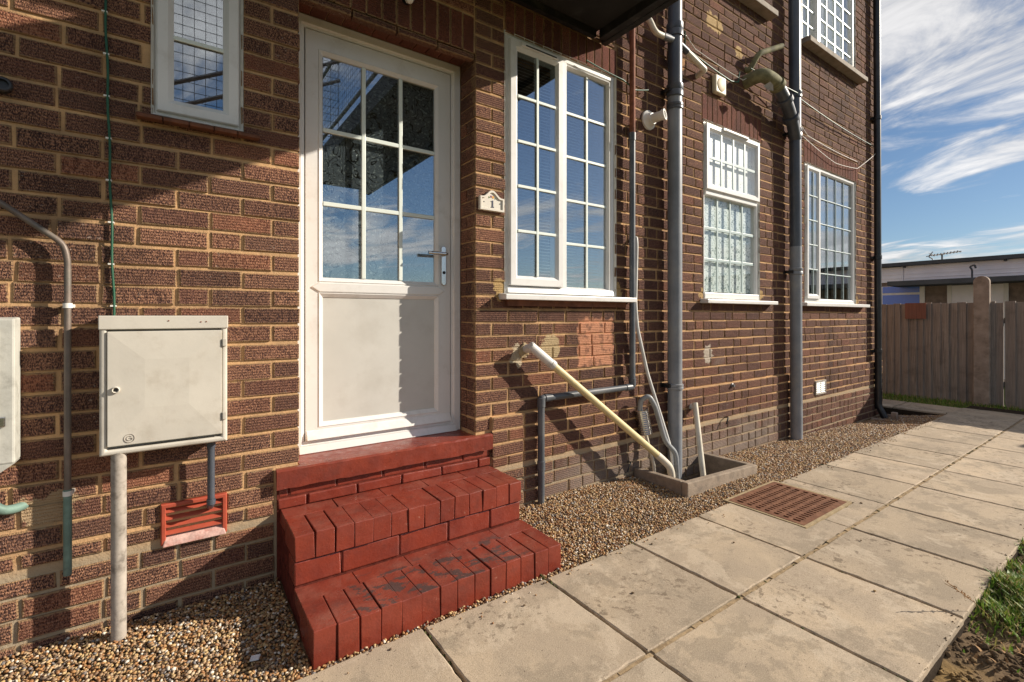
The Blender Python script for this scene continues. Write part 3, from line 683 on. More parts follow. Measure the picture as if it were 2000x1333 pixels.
def visible_size(r):
    q = [px(x, 0, z) for x, z in ((r[0], r[2]), (r[1], r[2]), (r[1], r[3]), (r[0], r[3]))]
    q = [(min(2000, max(0, a)), min(1333, max(0, b))) for a, b in q]
    A = abs(sum(q[i][0]*q[(i+1)%4][1] - q[(i+1)%4][0]*q[i][1] for i in range(4)))/2
    if r[0] < 2.4 and r[3] > CANOPY_Z: A = 0
    return A
def build_bricks():
    rects = layout(); rects.sort(key=visible_size, reverse=True); rs = random.Random(3)
    cache = {}; stuff = MB(); nb = 0
    for idx, (a, b, c, d) in enumerate(rects):
        w, h = b-a, d-c; mid = (a+b)/2; zc = (c+d)/2
        y = rs.uniform(-.0022, .0018); dep = .045
        if a > PLINTH[0]-.004 and d < PLINTH[1]+.004: y -= .020
        if abs(a - DOOR[1]) < .012 and zc < 2.76: dep = .178 if rs.random() < .5 else .1
        if abs(b - XR) < .004: dep = .20
        if idx < 300:
            key = (round(w, 2), round(h, 2), dep, rs.randrange(4))
            me = cache.get(key)
            if me is None:
                v, f = brick_geo(w, h, dep, rs); me = bpy.data.meshes.new('brick'); me.from_pydata(v, [], f); me.update(); me.materials.append(MAT['brick']); edge_attr(me); cache[key] = me
            o = bpy.data.objects.new('brick', me); link(o, wall); o.location = Vector((mid, y, zc)) - Vector(ROOTS[house.name])
            o.rotation_euler = (rs.uniform(-.014, .014), rs.uniform(-.009, .009), rs.uniform(-.010, .010)); nb += 1
        else:
            v, f = brick_geo(w, h, dep, rs); stuff.add([(p[0]+mid, p[1]+y, p[2]+zc) for p in v], f)
    nplain = len(stuff.v)
    # brick behind the door reveal where the outer brick is a header
    for k in range(3, 31):
        z0 = Z0 + k*PITCH + JT/2; stuff.box(DOOR[1]+rs.uniform(0, .003), DOOR[1]+.03, .11, .178, max(z0, .51), z0+PITCH-JT)
    # return wall round the corner
    for k in range(-7, 67):
        z0 = Z0 + k*PITCH + JT/2; yy = .21 if k % 2 else .12
        while yy < 3.0: stuff.box(XR-.03, XR+rs.uniform(-.002, .002), yy, yy+.22, z0, z0+PITCH-JT); yy += .232
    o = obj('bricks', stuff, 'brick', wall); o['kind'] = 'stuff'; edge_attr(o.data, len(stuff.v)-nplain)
    print('bricks', len(rects), nb)
build_bricks()
def lintels():
    rs = random.Random(5)
    for (a, b, c, d) in LINT:
        n = round((b-a)/.0775); p = (b-a)/n
        for i in range(n):
            w = p - .006; v, f = brick_geo(w, d-c, .176 if c < 2.8 else .1, rs, .003, .0015); xc = a + p*(i+.5); y = rs.uniform(-.002, .001)
            me = bpy.data.meshes.new('lintel_brick'); me.from_pydata(v, [], f); me.update(); me.materials.append(MAT['lintel_brick']); edge_attr(me)
            o = bpy.data.objects.new('lintel_brick', me); link(o, wall); o.location = Vector((xc, y, (c+d)/2)) - Vector(ROOTS[house.name])
lintels()
def patch(name, pts, mat, thick=.007, y=0., mid=None):
    # irregular daub of mortar on the face of the wall
    cx = sum(p[0] for p in pts)/len(pts); cz = sum(p[1] for p in pts)/len(pts); rs = random.Random(int(cx*1000)); ring = []
    n = len(pts)
    for i in range(n):
        (x0, z0), (x1, z1) = pts[i], pts[(i+1)%n]
        for k in range(5):
            t = k/5; ring.append((x0+(x1-x0)*t+rs.uniform(-.007, .007), z0+(z1-z0)*t+rs.uniform(-.007, .007)))
    m = MB(); k = len(ring); vs = [(x, y+.006, z) for x, z in ring] + [(cx+(x-cx)*.93, y-thick*rs.uniform(.5, 1), cz+(z-cz)*.93) for x, z in ring] + [(cx+(x-cx)*.5, y-thick*rs.uniform(.6, 1.3), cz+(z-cz)*.5) for x, z in ring] + [(cx, y-thick, cz)]
    fs = [(i, (i+1)%k, (i+1)%k+k, i+k) for i in range(k)] + [(i+k, (i+1)%k+k, (i+1)%k+2*k, i+2*k) for i in range(k)] + [(i+2*k, (i+1)%k+2*k, 3*k) for i in range(k)]
    m.add(vs, fs); return obj(name, m, mat, wall, smooth=True)
patch('mortar_patch', [(1.74,.99),(1.78,1.045),(1.83,1.02),(1.82,.955),(1.76,.94)], 'render_patch', .012)
obj('roof', MB().add([(XL,-.02,ZT),(XR+.02,-.02,ZT),(XR+.02,6.0,ZT),(XL,6.0,ZT),(XL,3.0,ZT+2.2),(XR-2.5,3.0,ZT+2.2)], [(0,1,5,4),(1,2,5),(2,3,4,5),(3,0,4),(0,3,2,1)]), 'roof_tile', house)
# rooms behind the openings
def room(x0, x1, z0, z1, y0=.275, y1=1.6):
    m = MB().box(x0-.15, x1+.15, y0, y1, z0-.15, z1+.15); m.f = [f for f in m.f]
    m2 = MB(); m2.v = m.v; m2.f = [m.f[i] for i in (0, 1, 3, 4, 5)]
    obj('room', m2, 'room_dark', house)
for o in (DOOR, W1, W2, W3, W4, W5, W6): room(*o)

# ------------------------------------------------------------------ windows
def frame_prof(w, yf, yb, bead=.018, by=.014):
    return [(0, yb), (0, yf+.004), (.004, yf), (w-bead, yf), (w, yf+by), (w, yb)]
def bars(parent, x0, x1, z0, z1, nx, nz, y, w=.0185, sh=0, mat='glazing_bar'):
    y -= .0235 if y > .045 or y > .2 else .0235
    for i in range(1, nx):
        x = x0 + (x1-x0)*i/nx + sh; obj('glazing_bar', MB().box(x-w/2, x+w/2, y, y+.010, z0, z1), mat, parent, bevel=.003)
    for k in range(1, nz):
        z = z0 + (z1-z0)*k/nz; obj('glazing_bar', MB().box(x0, x1, y+.0015, y+.0115, z-w/2, z+w/2), mat, parent, bevel=.003)
def pane(parent, x0, x1, z0, z1, y, mat='glass', name='pane'):
    return obj(name, MB().box(x0-.006, x1+.006, y, y+.004, z0-.006, z1+.006), mat, parent)
def win(label, o):
    w = bpy.data.objects.new('window', None); link(w, house); w['label'] = label; w.empty_display_size = .05; return w
def sill(parent, x0, x1, z0, z1, yf, mat='upvc'):
    return obj('sill', MB().hexa([(x0,yf,z0),(x1,yf,z0),(x1,.05,z0),(x0,.05,z0),(x0,yf,z1-.006),(x1,yf,z1-.006),(x1,.05,z1+.006),(x0,.05,z1+.006)]), mat, parent, bevel=.004)
YF = .012      # outer frame face just inside the brick face
def outer(parent, o, w=.045):
    obj('frame', MB().ring(o[0]+.002, o[1]-.002, o[2]+.002, o[3]-.002, frame_prof(w, YF, .08)), 'upvc', parent)
    obj('sealant', MB().ring(o[0]-.010, o[1]+.010, o[2]-.006, o[3]+.010, [(0, .004), (.002, -.003), (.012, .008), (.014, .02)]), 'sealant', parent)
def sash(parent, x0, x1, z0, z1, w=.05, y=-.012):
    obj('sash', MB().ring(x0, x1, z0, z1, frame_prof(w, y, .05, .02, .016)), 'upvc', parent)
def trickle(parent, x0, x1, z, y, tilt=0):
    v = obj('trickle_vent', MB().box(x0, x1, y-.014, y+.002, z, z+.026), 'upvc', parent, bevel=.004)
    obj('trickle_vent_slot', MB().box(x0+.03, x1-.02, y-.0165, y-.012, z+.004, z+.011), 'black', parent)

# small window on the left
w = win('small window with a single glazing bar above a brown tile sill', W1)
outer(w, W1, .03); sash(w, -.072, .219, 2.045, 2.94, .058, -.006)
bars(w, -.016, .163, 2.10, 2.89, 1, 3, .028); pane(w, -.016, .163, 2.10, 2.89, .016)
m = MB()
for k in range(5):
    x = -.135 + k*.087; m.hexa([(x,-.055,1.990),(x+.084,-.055,1.990),(x+.084,.02,1.998),(x,.02,1.998),(x,-.055,2.005),(x+.084,-.055,2.005),(x+.084,.02,2.034),(x,.02,2.034)])
obj('tile_sill', m, 'tile_sill', w, bevel=.003)
# large two-light window by the door
w = win('tall two-light window with white blinds to the right of the door', W2)
outer(w, W2, .047)
obj('mullion', MB().box(2.098, 2.150, .004, .075, 1.38, 2.92), 'upvc', w, bevel=.006)
sash(w, 1.672, 2.105, 1.398, 2.925, .062, -.016)
gl = (1.734, 2.043, 1.460, 2.863); bars(w, *gl, 2, 5, .012); pane(w, *gl, 0.0)
gr = (2.166, 2.556, 1.405, 2.895); bars(w, *gr, 2, 5, .052, sh=.0); pane(w, *gr, .04)
obj('bead', MB().ring(2.148, 2.574, 1.388, 2.912, [(0,.03),(.001,.014),(.006,.012),(.018,.036),(.018,.05)]), 'upvc', w)
obj('bottom_rail', MB().hexa([(1.66,-.008,1.352),(2.60,-.008,1.352),(2.60,.03,1.352),(1.66,.03,1.352),(1.66,.004,1.392),(2.60,.004,1.392),(2.60,.03,1.392),(1.66,.03,1.392)]), 'upvc', w, bevel=.003)
trickle(w, 1.75, 2.05, 2.892, -.016)
sill(w, 1.598, 2.766, 1.308, 1.346, -.075)
obj('sill_underside', MB().box(1.64, 2.70, -.03, .02, 1.27, 1.309), 'tile_sill', w)
def venetian(parent, x0, x1, z0, z1, y):
    m = MB(); z = z0
    while z < z1:
        m.hexa([(x0,y,z),(x1,y,z),(x1,y+.02,z+.009),(x0,y+.02,z+.009),(x0,y,z+.001),(x1,y,z+.001),(x1,y+.02,z+.010),(x0,y+.02,z+.010)]); z += .022
    o = obj('blind', m, 'blind', parent); o['kind'] = 'stuff'
venetian(w, 1.70, 2.58, 1.40, 2.93, .13)
# obscure-glass window
w = win('frosted window with a top-hung upper sash between two grey soil pipes', W3)
outer(w, W3, .040); obj('transom', MB().box(3.755, 4.615, .002, .075, 2.268, 2.318), 'upvc', w, bevel=.006)
sash(w, 3.742, 4.628, 2.312, 2.885, .055, -.018)
gl = (3.797, 4.573, 2.367, 2.830); bars(w, *gl, 4, 2, .020, .026, 0, 'bar_grey'); pane(w, *gl, -.002, 'glass_soft'); pane(w, *gl, .034, 'frost_pale', 'frosted_pane')
gl = (3.77, 4.60, 1.43, 2.262); bars(w, *gl, 4, 3, .052, .026, 0, 'bar_grey'); pane(w, *gl, .040, 'glass_soft'); pane(w, *gl, .066, 'frost_green', 'frosted_pane')
trickle(w, 3.98, 4.40, 2.862, -.018); sill(w, 3.672, 4.868, 1.318, 1.356, -.075)
obj('bottom_rail', MB().box(3.735, 4.635, -.004, .03, 1.362, 1.412), 'upvc', w, bevel=.004)
# two-light window near the corner
w = win('two-light window with vertical blinds nearest the house corner', W4)
outer(w, W4, .045); obj('mullion', MB().box(5.945, 6.01, .004, .075, 1.39, 2.86), 'upvc', w, bevel=.006)
sash(w, 5.635, 5.955, 1.40, 2.865, .052, -.016); gl = (5.687, 5.903, 1.452, 2.813); bars(w, *gl, 2, 5, .012, .013, 0, 'bar_grey'); pane(w, *gl, 0.0)
gl = (6.03, 6.93, 1.41, 2.845); bars(w, *gl, 4, 5, .052, .012, 0, 'bar_grey'); pane(w, *gl, .04)
sill(w, 5.49, 7.235, 1.315, 1.356, -.075)
m = MB()
for k in range(15):
    x = 5.66 + k*.088; m.hexa([(x,.13,1.40),(x+.082,.16,1.40),(x+.083,.161,1.40),(x+.001,.131,1.40),(x,.13,2.86),(x+.082,.16,2.86),(x+.083,.161,2.86),(x+.001,.131,2.86)])
o = obj('blind', m, 'blind', w); o['kind'] = 'stuff'
# upper windows
def curtain(parent, x0, x1, z0, z1, y):
    m = MB(); n = 90; vs = []
    for i in range(n):
        x = x0 + (x1-x0)*i/(n-1); yy = y + .022*math.sin(i*.9) + .012*math.sin(i*2.3)
        vs += [(x, yy, z0), (x, yy, z1)]
    m.add(vs, [(2*i, 2*i+2, 2*i+3, 2*i+1) for i in range(n-1)]); obj('curtain', m, 'curtain', parent, smooth=True)
def upper(o, label, split):
    w = win(label, o); outer(w, o, .045)
    obj('mullion', MB().box(split-.03, split+.03, .0, .075, o[2]+.04, o[3]-.04), 'upvc', w, bevel=.006)
    gl = (o[0]+.06, split-.045, o[2]+.06, o[3]-.06); bars(w, *gl, 2, 7, .052, .017, 0, 'bar_grey'); pane(w, *gl, .04, 'glass_soft')
    gl = (split+.045, o[1]-.06, o[2]+.06, o[3]-.06); bars(w, *gl, 4, 7, .052, .017, 0, 'bar_grey'); pane(w, *gl, .04, 'glass_soft')
    curtain(w, o[0]+.03, o[1]-.03, o[2]+.02, o[3]-.02, .11)
    sill(w, o[0]-.03, o[1]+.12, o[2]-.068, o[2]-.008, -.10, 'stone_sill')
upper(W5, 'upstairs window with white curtains above the corner window', 5.955); upper(W6, 'upstairs window of which only the stone sill shows', 3.75)

# ------------------------------------------------------------------ door
DY = .178
door = bpy.data.objects.new('door', None); link(door, house); door['label'] = 'white half-glazed back door with a frosted nine-pane window'; door.empty_display_size = .05
obj('frame', MB().ring(.470, 1.429, .505, 2.749, [(0, DY+.075), (0, DY+.003), (.003, DY), (.042, DY), (.048, DY+.012), (.058, DY+.014), (.062, DY+.05)]), 'upvc', door)
obj('threshold', MB().hexa([(.50,DY-.012,.506),(1.40,DY-.012,.506),(1.40,DY+.06,.506),(.50,DY+.06,.506),(.50,DY+.002,.548),(1.40,DY+.002,.548),(1.40,DY+.06,.556),(.50,DY+.06,.556)]), 'upvc', door, bevel=.003)
LY = DY + .012     # leaf face
LX0, LX1, LZ0, LZ1 = .533, 1.366, .560, 2.687
gx0, gx1, gz0, gz1 = .622, 1.262, 1.412, 2.572; pz0, pz1 = .655, 1.305
def leaf_panels():
    m = MB()
    # stiles and rails as one mitred ring round each opening, with a sloping glazing bead
    m.ring(LX0, LX1, LZ0, LZ1, [(0, LY+.05), (0, LY+.003), (.003, LY)])
    def plate(a, b, c, d): m.add([(a,LY,c),(b,LY,c),(b,LY,d),(a,LY,d)], [(0,1,2,3)])
    e = .003
    plate(LX0+e, gx0-.026, LZ0+e, LZ1-e); plate(gx1+.026, LX1-e, LZ0+e, LZ1-e)
    plate(gx0-.026, gx1+.026, gz1+.026, LZ1-e); plate(gx0-.026, gx1+.026, pz1+.026, gz0-.026); plate(gx0-.026, gx1+.026, LZ0+e, pz0-.026)
    m.ring(gx0-.026, gx1+.026, gz0-.026, gz1+.026, [(0, LY), (.004, LY-.004), (.024, LY+.010), (.026, LY+.03)])
    m.ring(gx0-.026, gx1+.026, pz0-.026, pz1+.026, [(0, LY), (.004, LY-.004), (.024, LY+.010), (.026, LY+.02)])
    return obj('leaf', m, 'upvc', door)
leaf_panels()
obj('middle_rail', MB().prism([(gx0-.022, gz0-.028), (gx1+.022, gz0-.028), (gx1+.062, 1.3585), (gx1+.022, pz1+.028), (gx0-.022, pz1+.028), (gx0-.062, 1.3585)], LY-.007, LY+.01), 'upvc', door, bevel=.005)
obj('panel', MB().box(gx0-.003, gx1+.003, LY+.014, LY+.03, pz0-.003, pz1+.003), 'upvc_panel', door)
obj('drip_rail', MB().hexa([(LX0+.004,LY-.026,.572),(LX1-.004,LY-.026,.572),(LX1-.004,LY+.01,.572),(LX0+.004,LY+.01,.572),(LX0+.004,LY-.003,.616),(LX1-.004,LY-.003,.616),(LX1-.004,LY+.01,.62),(LX0+.004,LY+.01,.62)]), 'upvc', door, bevel=.003)
pane(door, gx0, gx1, gz0, gz1, LY+.016); pane(door, gx0, gx1, gz0, gz1, LY+.046, 'swirl_glass', 'patterned_pane'); bars(door, gx0, gx1, gz0, gz1, 3, 3, LY+.028, .023)
def handle():
    h = obj('handle', MB().prism([(1.300,1.405),(1.306,1.396),(1.316,1.392),(1.326,1.396),(1.332,1.405),(1.332,1.618),(1.326,1.627),(1.316,1.631),(1.306,1.627),(1.300,1.618)], LY-.013, LY), 'steel', door, bevel=.003)
    obj('lever', MB().tube(bend([(1.316,LY-.01,1.578),(1.316,LY-.060,1.578),(1.19,LY-.062,1.578)], .018), .0095, 12), 'steel', door, smooth=True)
    obj('keyhole', MB().lathe((1.316,LY-.0125,1.47), (0,-1,0), [(0,.010),(.002,.010)], 14), 'black', door)
handle()

# ------------------------------------------------------------------ red brick steps
steps = thing('steps', 'red painted brick steps leading up to the white back door', 'steps', (.95, -.33, 0))
SX0, SX1 = .383, 1.521
def rbrick(x0, x1, y0, y1, z0, z1, name='brick', bev=.003):
    j = lambda: random.uniform(-.0022, .0022)
    m = MB().hexa([(x0+j(),y0+j(),z0),(x1+j(),y0+j(),z0),(x1+j(),y1,z0),(x0+j(),y1,z0),(x0+j(),y0+j(),z1+j()),(x1+j(),y0+j(),z1+j()),(x1+j(),y1,z1+j()),(x0+j(),y1,z1+j())])
    return obj(name, m, 'red_paint', steps, bevel=bev)
obj('core', MB().box(SX0+.004, SX1-.004, -.655, -.003, -.2, .100).box(SX0+.006, SX1-.006, -.322, -.003, .1, .304).box(.372, 1.528, -.004, .14, -.1, .420), 'red_grime', steps)
def tread(y0, z0, z1, yb):
    n = 14; p = (SX1-SX0)/n
    for i in range(n):
        g = .0003 + (random.random() < .35)*.0022; dz = random.uniform(-.0025, .0025)
        rbrick(SX0+p*i+g, SX0+p*(i+1)-g, y0+random.uniform(-.003, .003), y0+.216, z0, z1+dz)
    x = SX0
    while x < SX1-.02:      # strip of stretchers behind the headers
        e = min(SX1, x+.232)
        if SX1-e < .06: e = SX1
        rbrick(x+.0015, e-.0015, y0+.219, yb-.002, z1-.06, z1-.001, bev=.002); x = e
tread(-.663, -.05, .107, -.333); tread(-.336, .209, .316, -.001)
x = SX0; L = [.19, .26, .25, .24, .22]
for k, l in enumerate(L):
    e = min(SX1, x+l) if k < 4 else SX1; rbrick(x+.003, e-.003, -.327, -.2, .108, .204, bev=.006); x = e
x = .372
for l in (.13, .235, .235, .235, .235, .2):
    e = min(1.528, x+l); rbrick(x+.004, e-.004, -.013, .1, .319, .366, bev=.005); x = e
x = .372
for l in (.05, .215, .235, .235, .235, .235):
    e = min(1.528, x+l); rbrick(x+.005, e-.005, -.006, .1, .372, .412, bev=.005); x = e
sl = MB(); n = 26
vs = []
for i in range(n):
    x = .366 + (1.532-.366)*i/(n-1); jz = random.uniform(-.002, .002)
    vs += [(x, -.033+random.uniform(-.002, .002), .416+random.uniform(-.003, .003)), (x, -.035+random.uniform(-.002, .001), .497+jz), (x, -.026, .505+jz*.4), (x, -.001, .5065)]
fs = []
for i in range(n-1):
    for k in range(3): fs.append((i*4+k, (i+1)*4+k, (i+1)*4+k+1, i*4+k+1))
    fs.append((i*4+3, (i+1)*4+3, (i+1)*4, i*4))
fs += [(0,1,2,3), tuple((n-1)*4+k for k in (3,2,1,0))]
sl.add(vs, fs); sl.box(.472, 1.427, -.002, .21, .418, .5045)
obj('threshold_slab', sl, 'red_paint', steps)

# ------------------------------------------------------------------ canopy / walkway above the door
walk = thing('walkway', 'dark raised walkway whose underside overhangs the back door', 'walkway', (1.8, -2.0, 3.14))
obj('deck', MB().box(-4.0, 2.40, -.70, -.012, 3.20, 3.34).box(1.56, 2.40, -4.7, -.70, 3.20, 3.34), 'soffit', walk)
obj('edge_board', MB().box(2.40, 2.455, -4.7, -.05, 3.14, 3.36), 'fascia_dark', walk, bevel=.004)
obj('edge_trim', MB().box(2.457, 2.505, -4.7, -.012, 3.135, 3.20), 'fascia_dark', walk, bevel=.006)
obj('edge_board', MB().box(-4.0, 1.50, -.76, -.70, 3.16, 3.36), 'fascia_dark', walk, bevel=.004)
obj('edge_board', MB().box(1.50, 1.56, -4.7, -.70, 3.16, 3.36), 'fascia_dark', walk, bevel=.004)
obj('wall_batten', MB().box(-4.0, 2.38, -.045, -.012, 3.15, 3.20), 'fascia_dark', walk)
for x in (1.60, 2.36): obj('post', MB().box(x-.04, x+.04, -4.66, -4.58, -.3, 3.2), 'galv', walk)
rl = MB()
for (a, b) in (((-4,-.73,4.3),(1.53,-.73,4.3)), ((1.53,-.73,4.3),(1.53,-4.66,4.3)), ((-1.6,-2.72,2.42),(1.5,-2.72,4.10)), ((-1.6,-2.72,2.20),(1.5,-2.72,3.88)), ((-1.6,-2.76,4.25),(1.5,-2.76,4.25)), ((2.43,-.1,4.3),(2.43,-4.66,4.3)), ((-4,-.73,3.5),(1.53,-.73,3.5)), ((1.53,-.73,3.5),(1.53,-4.66,3.5)), ((2.43,-.1,3.5),(2.43,-4.66,3.5))): rl.tube([a, b], .02, 8)
obj('handrail', rl, 'galv', walk)
mm = MB()
def wires(p0, u, v, nu, nv, r=.0018):
    p0, u, v = Vector(p0), Vector(u), Vector(v)
    for i in range(nu+1): mm.tube([p0+u*i/nu, p0+u*i/nu+v], r, 4, False)
    for k in range(nv+1): mm.tube([p0+v*k/nv, p0+v*k/nv+u], r, 4, False)
wires((1.53,-4.6,3.5), (0,3.8,0), (0,0,.8), 50, 11); wires((-1.6,-2.76,2.9), (3.1,0,0), (0,0,1.35), 36, 16, .003); wires((2.43,-4.6,3.5), (0,4.4,0), (0,0,.8), 58, 11)
o = obj('wire_mesh', mm, 'mesh_wire', walk); o['kind'] = 'stuff'
lamp = thing('wall_lamp', 'small white lamp fitting on the brick lintel above the door', 'lamp', (1.0, 0, 2.89))
obj('base', MB().lathe((1.0,-.002,2.90), (0,-1,0), [(0,.026),(.02,.026),(.024,.02)], 18), 'black', lamp, smooth=True)
obj('cover', MB().lathe((1.0,-.026,2.905), (0,-.8,-1), [(0,.02),(.03,.024),(.045,.016),(.05,.002)], 16), 'vent_white', lamp, smooth=True)

# ------------------------------------------------------------------ meter boxes and left-hand pipes
mb = thing('meter_box', 'cream plastic meter box with a faceted door standing on a pole', 'meter box', (-.034, 0, 0))
BX0, BX1, BZ0, BZ1, BY = -.236, .167, .692, 1.207, -.13
obj('case', MB().ring(BX0, BX1, BZ0, BZ1, [(0, .0), (0, BY+.010), (.005, BY+.003), (.016, BY+.001), (.022, BY+.006), (.024, BY+.03)]).box(BX0+.02, BX1-.02, BY+.03, -.003, BZ0+.02, BZ1-.02).box(BX0-.002, BX1+.002, BY-.003, -.003, BZ1-.048, BZ1+.003), 'box_plastic', mb, bevel=.003)
dx0, dx1, dz0, dz1 = -.213, .146, .727, 1.151
ix0, ix1, iz0, iz1 = -.103, .036, .862, 1.045
obj('door', MB().add([(dx0,BY+.01,dz0),(dx1,BY+.01,dz0),(dx1,BY+.01,dz1),(dx0,BY+.01,dz1),(dx0,BY-.004,dz0),(dx1,BY-.004,dz0),(dx1,BY-.004,dz1),(dx0,BY-.004,dz1),(ix0,BY-.0085,iz0),(ix1,BY-.0085,iz0),(ix1,BY-.0085,iz1),(ix0,BY-.0085,iz1)],
    [(0,1,5,4),(1,2,6,5),(2,3,7,6),(3,0,4,7),(4,5,9,8),(5,6,10,9),(6,7,11,10),(7,4,8,11),(8,9,10,11)]), 'box_plastic', mb, bevel=.002)
lk = obj('lock', MB().lathe((-.188,BY-.006,.936), (0,-1,0), [(-.004,.0125),(.006,.0125),(.008,.010),(.003,.008),(.003,.001)], 20), 'box_plastic', mb, smooth=True)
obj('keyhole', MB().lathe((-.188,BY-.008,.936), (0,-1,0), [(0,.0065),(.0012,.0065),(.0012,.003),(.0045,.003)], 14), 'black', lk)
g = MB(); pts = [(-.149+.0155*math.cos(a), BY-.0055, .752+.0155*math.sin(a)) for a in [i*2*math.pi/24 for i in range(25)]]; g.tube(pts, .0012, 6)
pts = [(-.149+.008*math.cos(a), BY-.0055, .752+.008*math.sin(a)) for a in [R(40)+i*R(290)/14 for i in range(15)]]; g.tube(pts, .0013, 6); g.tube([(-.149,BY-.0055,.752),(-.141,BY-.0055,.752),(-.141,BY-.0055,.746)], .0013, 6)
obj('emblem', g, 'conduit_grey', mb, smooth=True)
for z in (1.10, .80): obj('hinge', MB().box(.148, .163, BY-.010, BY+.002, z-.016, z+.016), 'box_plastic', mb, bevel=.003)
for x, z in ((.075, 1.185), (.093, 1.186), (-.03, 1.19), (.03, 1.115)): obj('screw', MB().lathe((x,BY-.003,z), (0,-1,0), [(0,.0028),(.0015,.0026)], 8), 'rust_pipe', mb)
obj('pole', MB().cyl((-.182,-.105,-.1), (-.182,-.105,.70), .0235, 18), 'conduit_grey', mb, smooth=True)
sp = thing('gas_pipe', 'short dark grey pipe from the meter box into the red air vent', 'pipe', (.113, -.06, .42))
obj('tube', MB().tube(bend([(.113,-.06,.71),(.113,-.06,.425),(.113,-.005,.395)], .03), .0135, 14), 'slate_pipe', sp, smooth=True)
for z in (.672, .435): obj('collar', MB().lathe((.113,-.06,z-.012), (0,0,1), [(0,.0165),(.02,.0165)], 14), 'slate_pipe', sp, smooth=True)
ob = thing('meter_cabinet', 'weathered grey metal cabinet at the left edge of the wall', 'meter cabinet', (-.65, 0, .66))
obj('case', MB().add([(-.95,-.08,.70),(-.50,-.08,.70),(-.462,0,.70),(-.95,0,.70),(-.95,-.08,1.20),(-.462,-.08,1.20),(-.462,0,1.205),(-.95,0,1.205),(-.462,-.08,.70)],
    [(0,8,5,4),(8,2,6,5),(2,3,7,6),(3,0,4,7),(4,5,6,7),(0,3,2,8)]), 'old_box', ob, bevel=.006)
obj('foot', MB().hexa([(-.95,-.075,.655),(-.52,-.075,.655),(-.50,-.005,.68),(-.95,-.005,.68),(-.95,-.08,.70),(-.462,-.08,.70),(-.462,-.001,.70),(-.95,-.001,.70)]), 'old_box', ob)
obj('door', MB().box(-.93, -.500, -.088, -.078, .76, 1.17), 'old_box', ob, bevel=.004)
obj('latch', MB().box(-.505, -.482, -.096, -.079, .83, .865), 'steel', ob, bevel=.003)
tag(obj('supply_pipe', MB().tube(bend([(-.545,-.045,.70),(-.545,-.05,.585),(-.50,-.05,.535),(-.475,-.02,.525),(-.455,.01,.525)], .035), .016, 14), 'verdigris', smooth=True), 'greenish swan-neck pipe under the weathered grey cabinet', 'pipe')
cp = thing('copper_pipe', 'thin copper pipe bending down the wall left of the meter box', 'pipe', (-.33, -.03, .25))
obj('tube', MB().tube(bend([(-.70,-.03,1.72),(-.52,-.034,1.615),(-.345,-.036,1.475),(-.333,-.036,1.42),(-.333,-.036,.56)], .06), .0105, 14), 'copper', cp, smooth=True)
obj('tube', MB().cyl((-.333,-.036,.255), (-.333,-.036,.57), .0125, 14), 'verdigris', cp, smooth=True)
for z in (1.246, .555):
    obj('clip', MB().lathe((-.333,-.036,z-.008), (0,0,1), [(0,.014),(.018,.014)], 14).box(-.345, -.317, -.03, .004, z-.006, z+.006), 'clip_white', cp, smooth=True)
gc = thing('cable', 'thin green cable clipped vertically to the wall above the meter box', 'cable', (-.21, -.008, 1.2))
cz = [2.9 - .05*i for i in range(35)]
def cab_x(z): return -.2035 - (z-1.2)*.021 + .0018*math.sin(z*21)
obj('wire', MB().tube([(cab_x(z), -.0075-.004*abs(math.sin(z*19.4)), z) for z in cz] + [(cab_x(1.19), -.01, 1.19)], .0042, 8), 'green_cable', gc, smooth=True)
z = 1.248
while z < 2.9:
    obj('clip', MB().box(cab_x(z)-.012, cab_x(z)+.006, -.0135, .006, z-.003, z+.003), 'clip_white', gc); z += .162
rv = thing('air_vent', 'red painted louvred air vent low in the wall under the meter box', 'vent', (.058, 0, .36))
obj('frame', MB().ring(-.058, .174, .272, .440, [(0,.01),(0,-.010),(.004,-.013),(.016,-.013),(.018,-.002),(.018,.03)]), 'vent_red', rv, bevel=.0015)
for k in range(4):
    z = .312 + k*.030; obj('louvre', MB().hexa([(-.041,-.010,z),(.157,-.010,z),(.157,.022,z+.022),(-.041,.022,z+.022),(-.041,-.009,z+.004),(.157,-.009,z+.004),(.157,.024,z+.026),(-.041,.024,z+.026)]), 'vent_red', rv)
obj('back', MB().box(-.058, .174, .026, .03, .272, .44), 'black', rv)
obj('cement_fillet', MB().hexa([(-.052,-.022,.268),(.17,-.022,.268),(.17,.01,.268),(-.052,.01,.268),(-.045,-.014,.292),(.163,-.014,.292),(.163,.01,.306),(-.045,.01,.306)]), 'pink_cement', rv, bevel=.003)
# odd bits on the wall
tag(obj('pipe_stub', MB().lathe((-.508,.0,2.02), (.2,-1,0), [(0,.026),(.03,.026),(.034,.022),(.034,.016),(.02,.015)], 16), 'black_pipe', smooth=True), 'dark capped pipe stub high on the wall at the left edge', 'pipe')
tag(obj('hook', MB().tube(bend([(2.735,.0,.118),(2.735,-.05,.13),(2.70,-.06,.11),(2.68,-.06,.07)], .015), .005, 8), 'black', smooth=True), 'rusty black hook low on the wall left of the drain', 'hook')
tag(obj('hook', MB().tube(bend([(4.02,-.01,.295),(4.02,-.05,.305),(3.99,-.06,.285),(3.97,-.06,.25)], .015), .006, 8), 'black', smooth=True), 'black hook in the wall right of the leaning cream pipe', 'hook')
tag(obj('bolt', MB().lathe((4.13,-.015,.575), (0,-1,0), [(0,.02),(.012,.02),(.016,.012),(.03,.012)], 12), 'galv', smooth=True), 'small grey bolt end in the wall between the soil pipes', 'bolt')
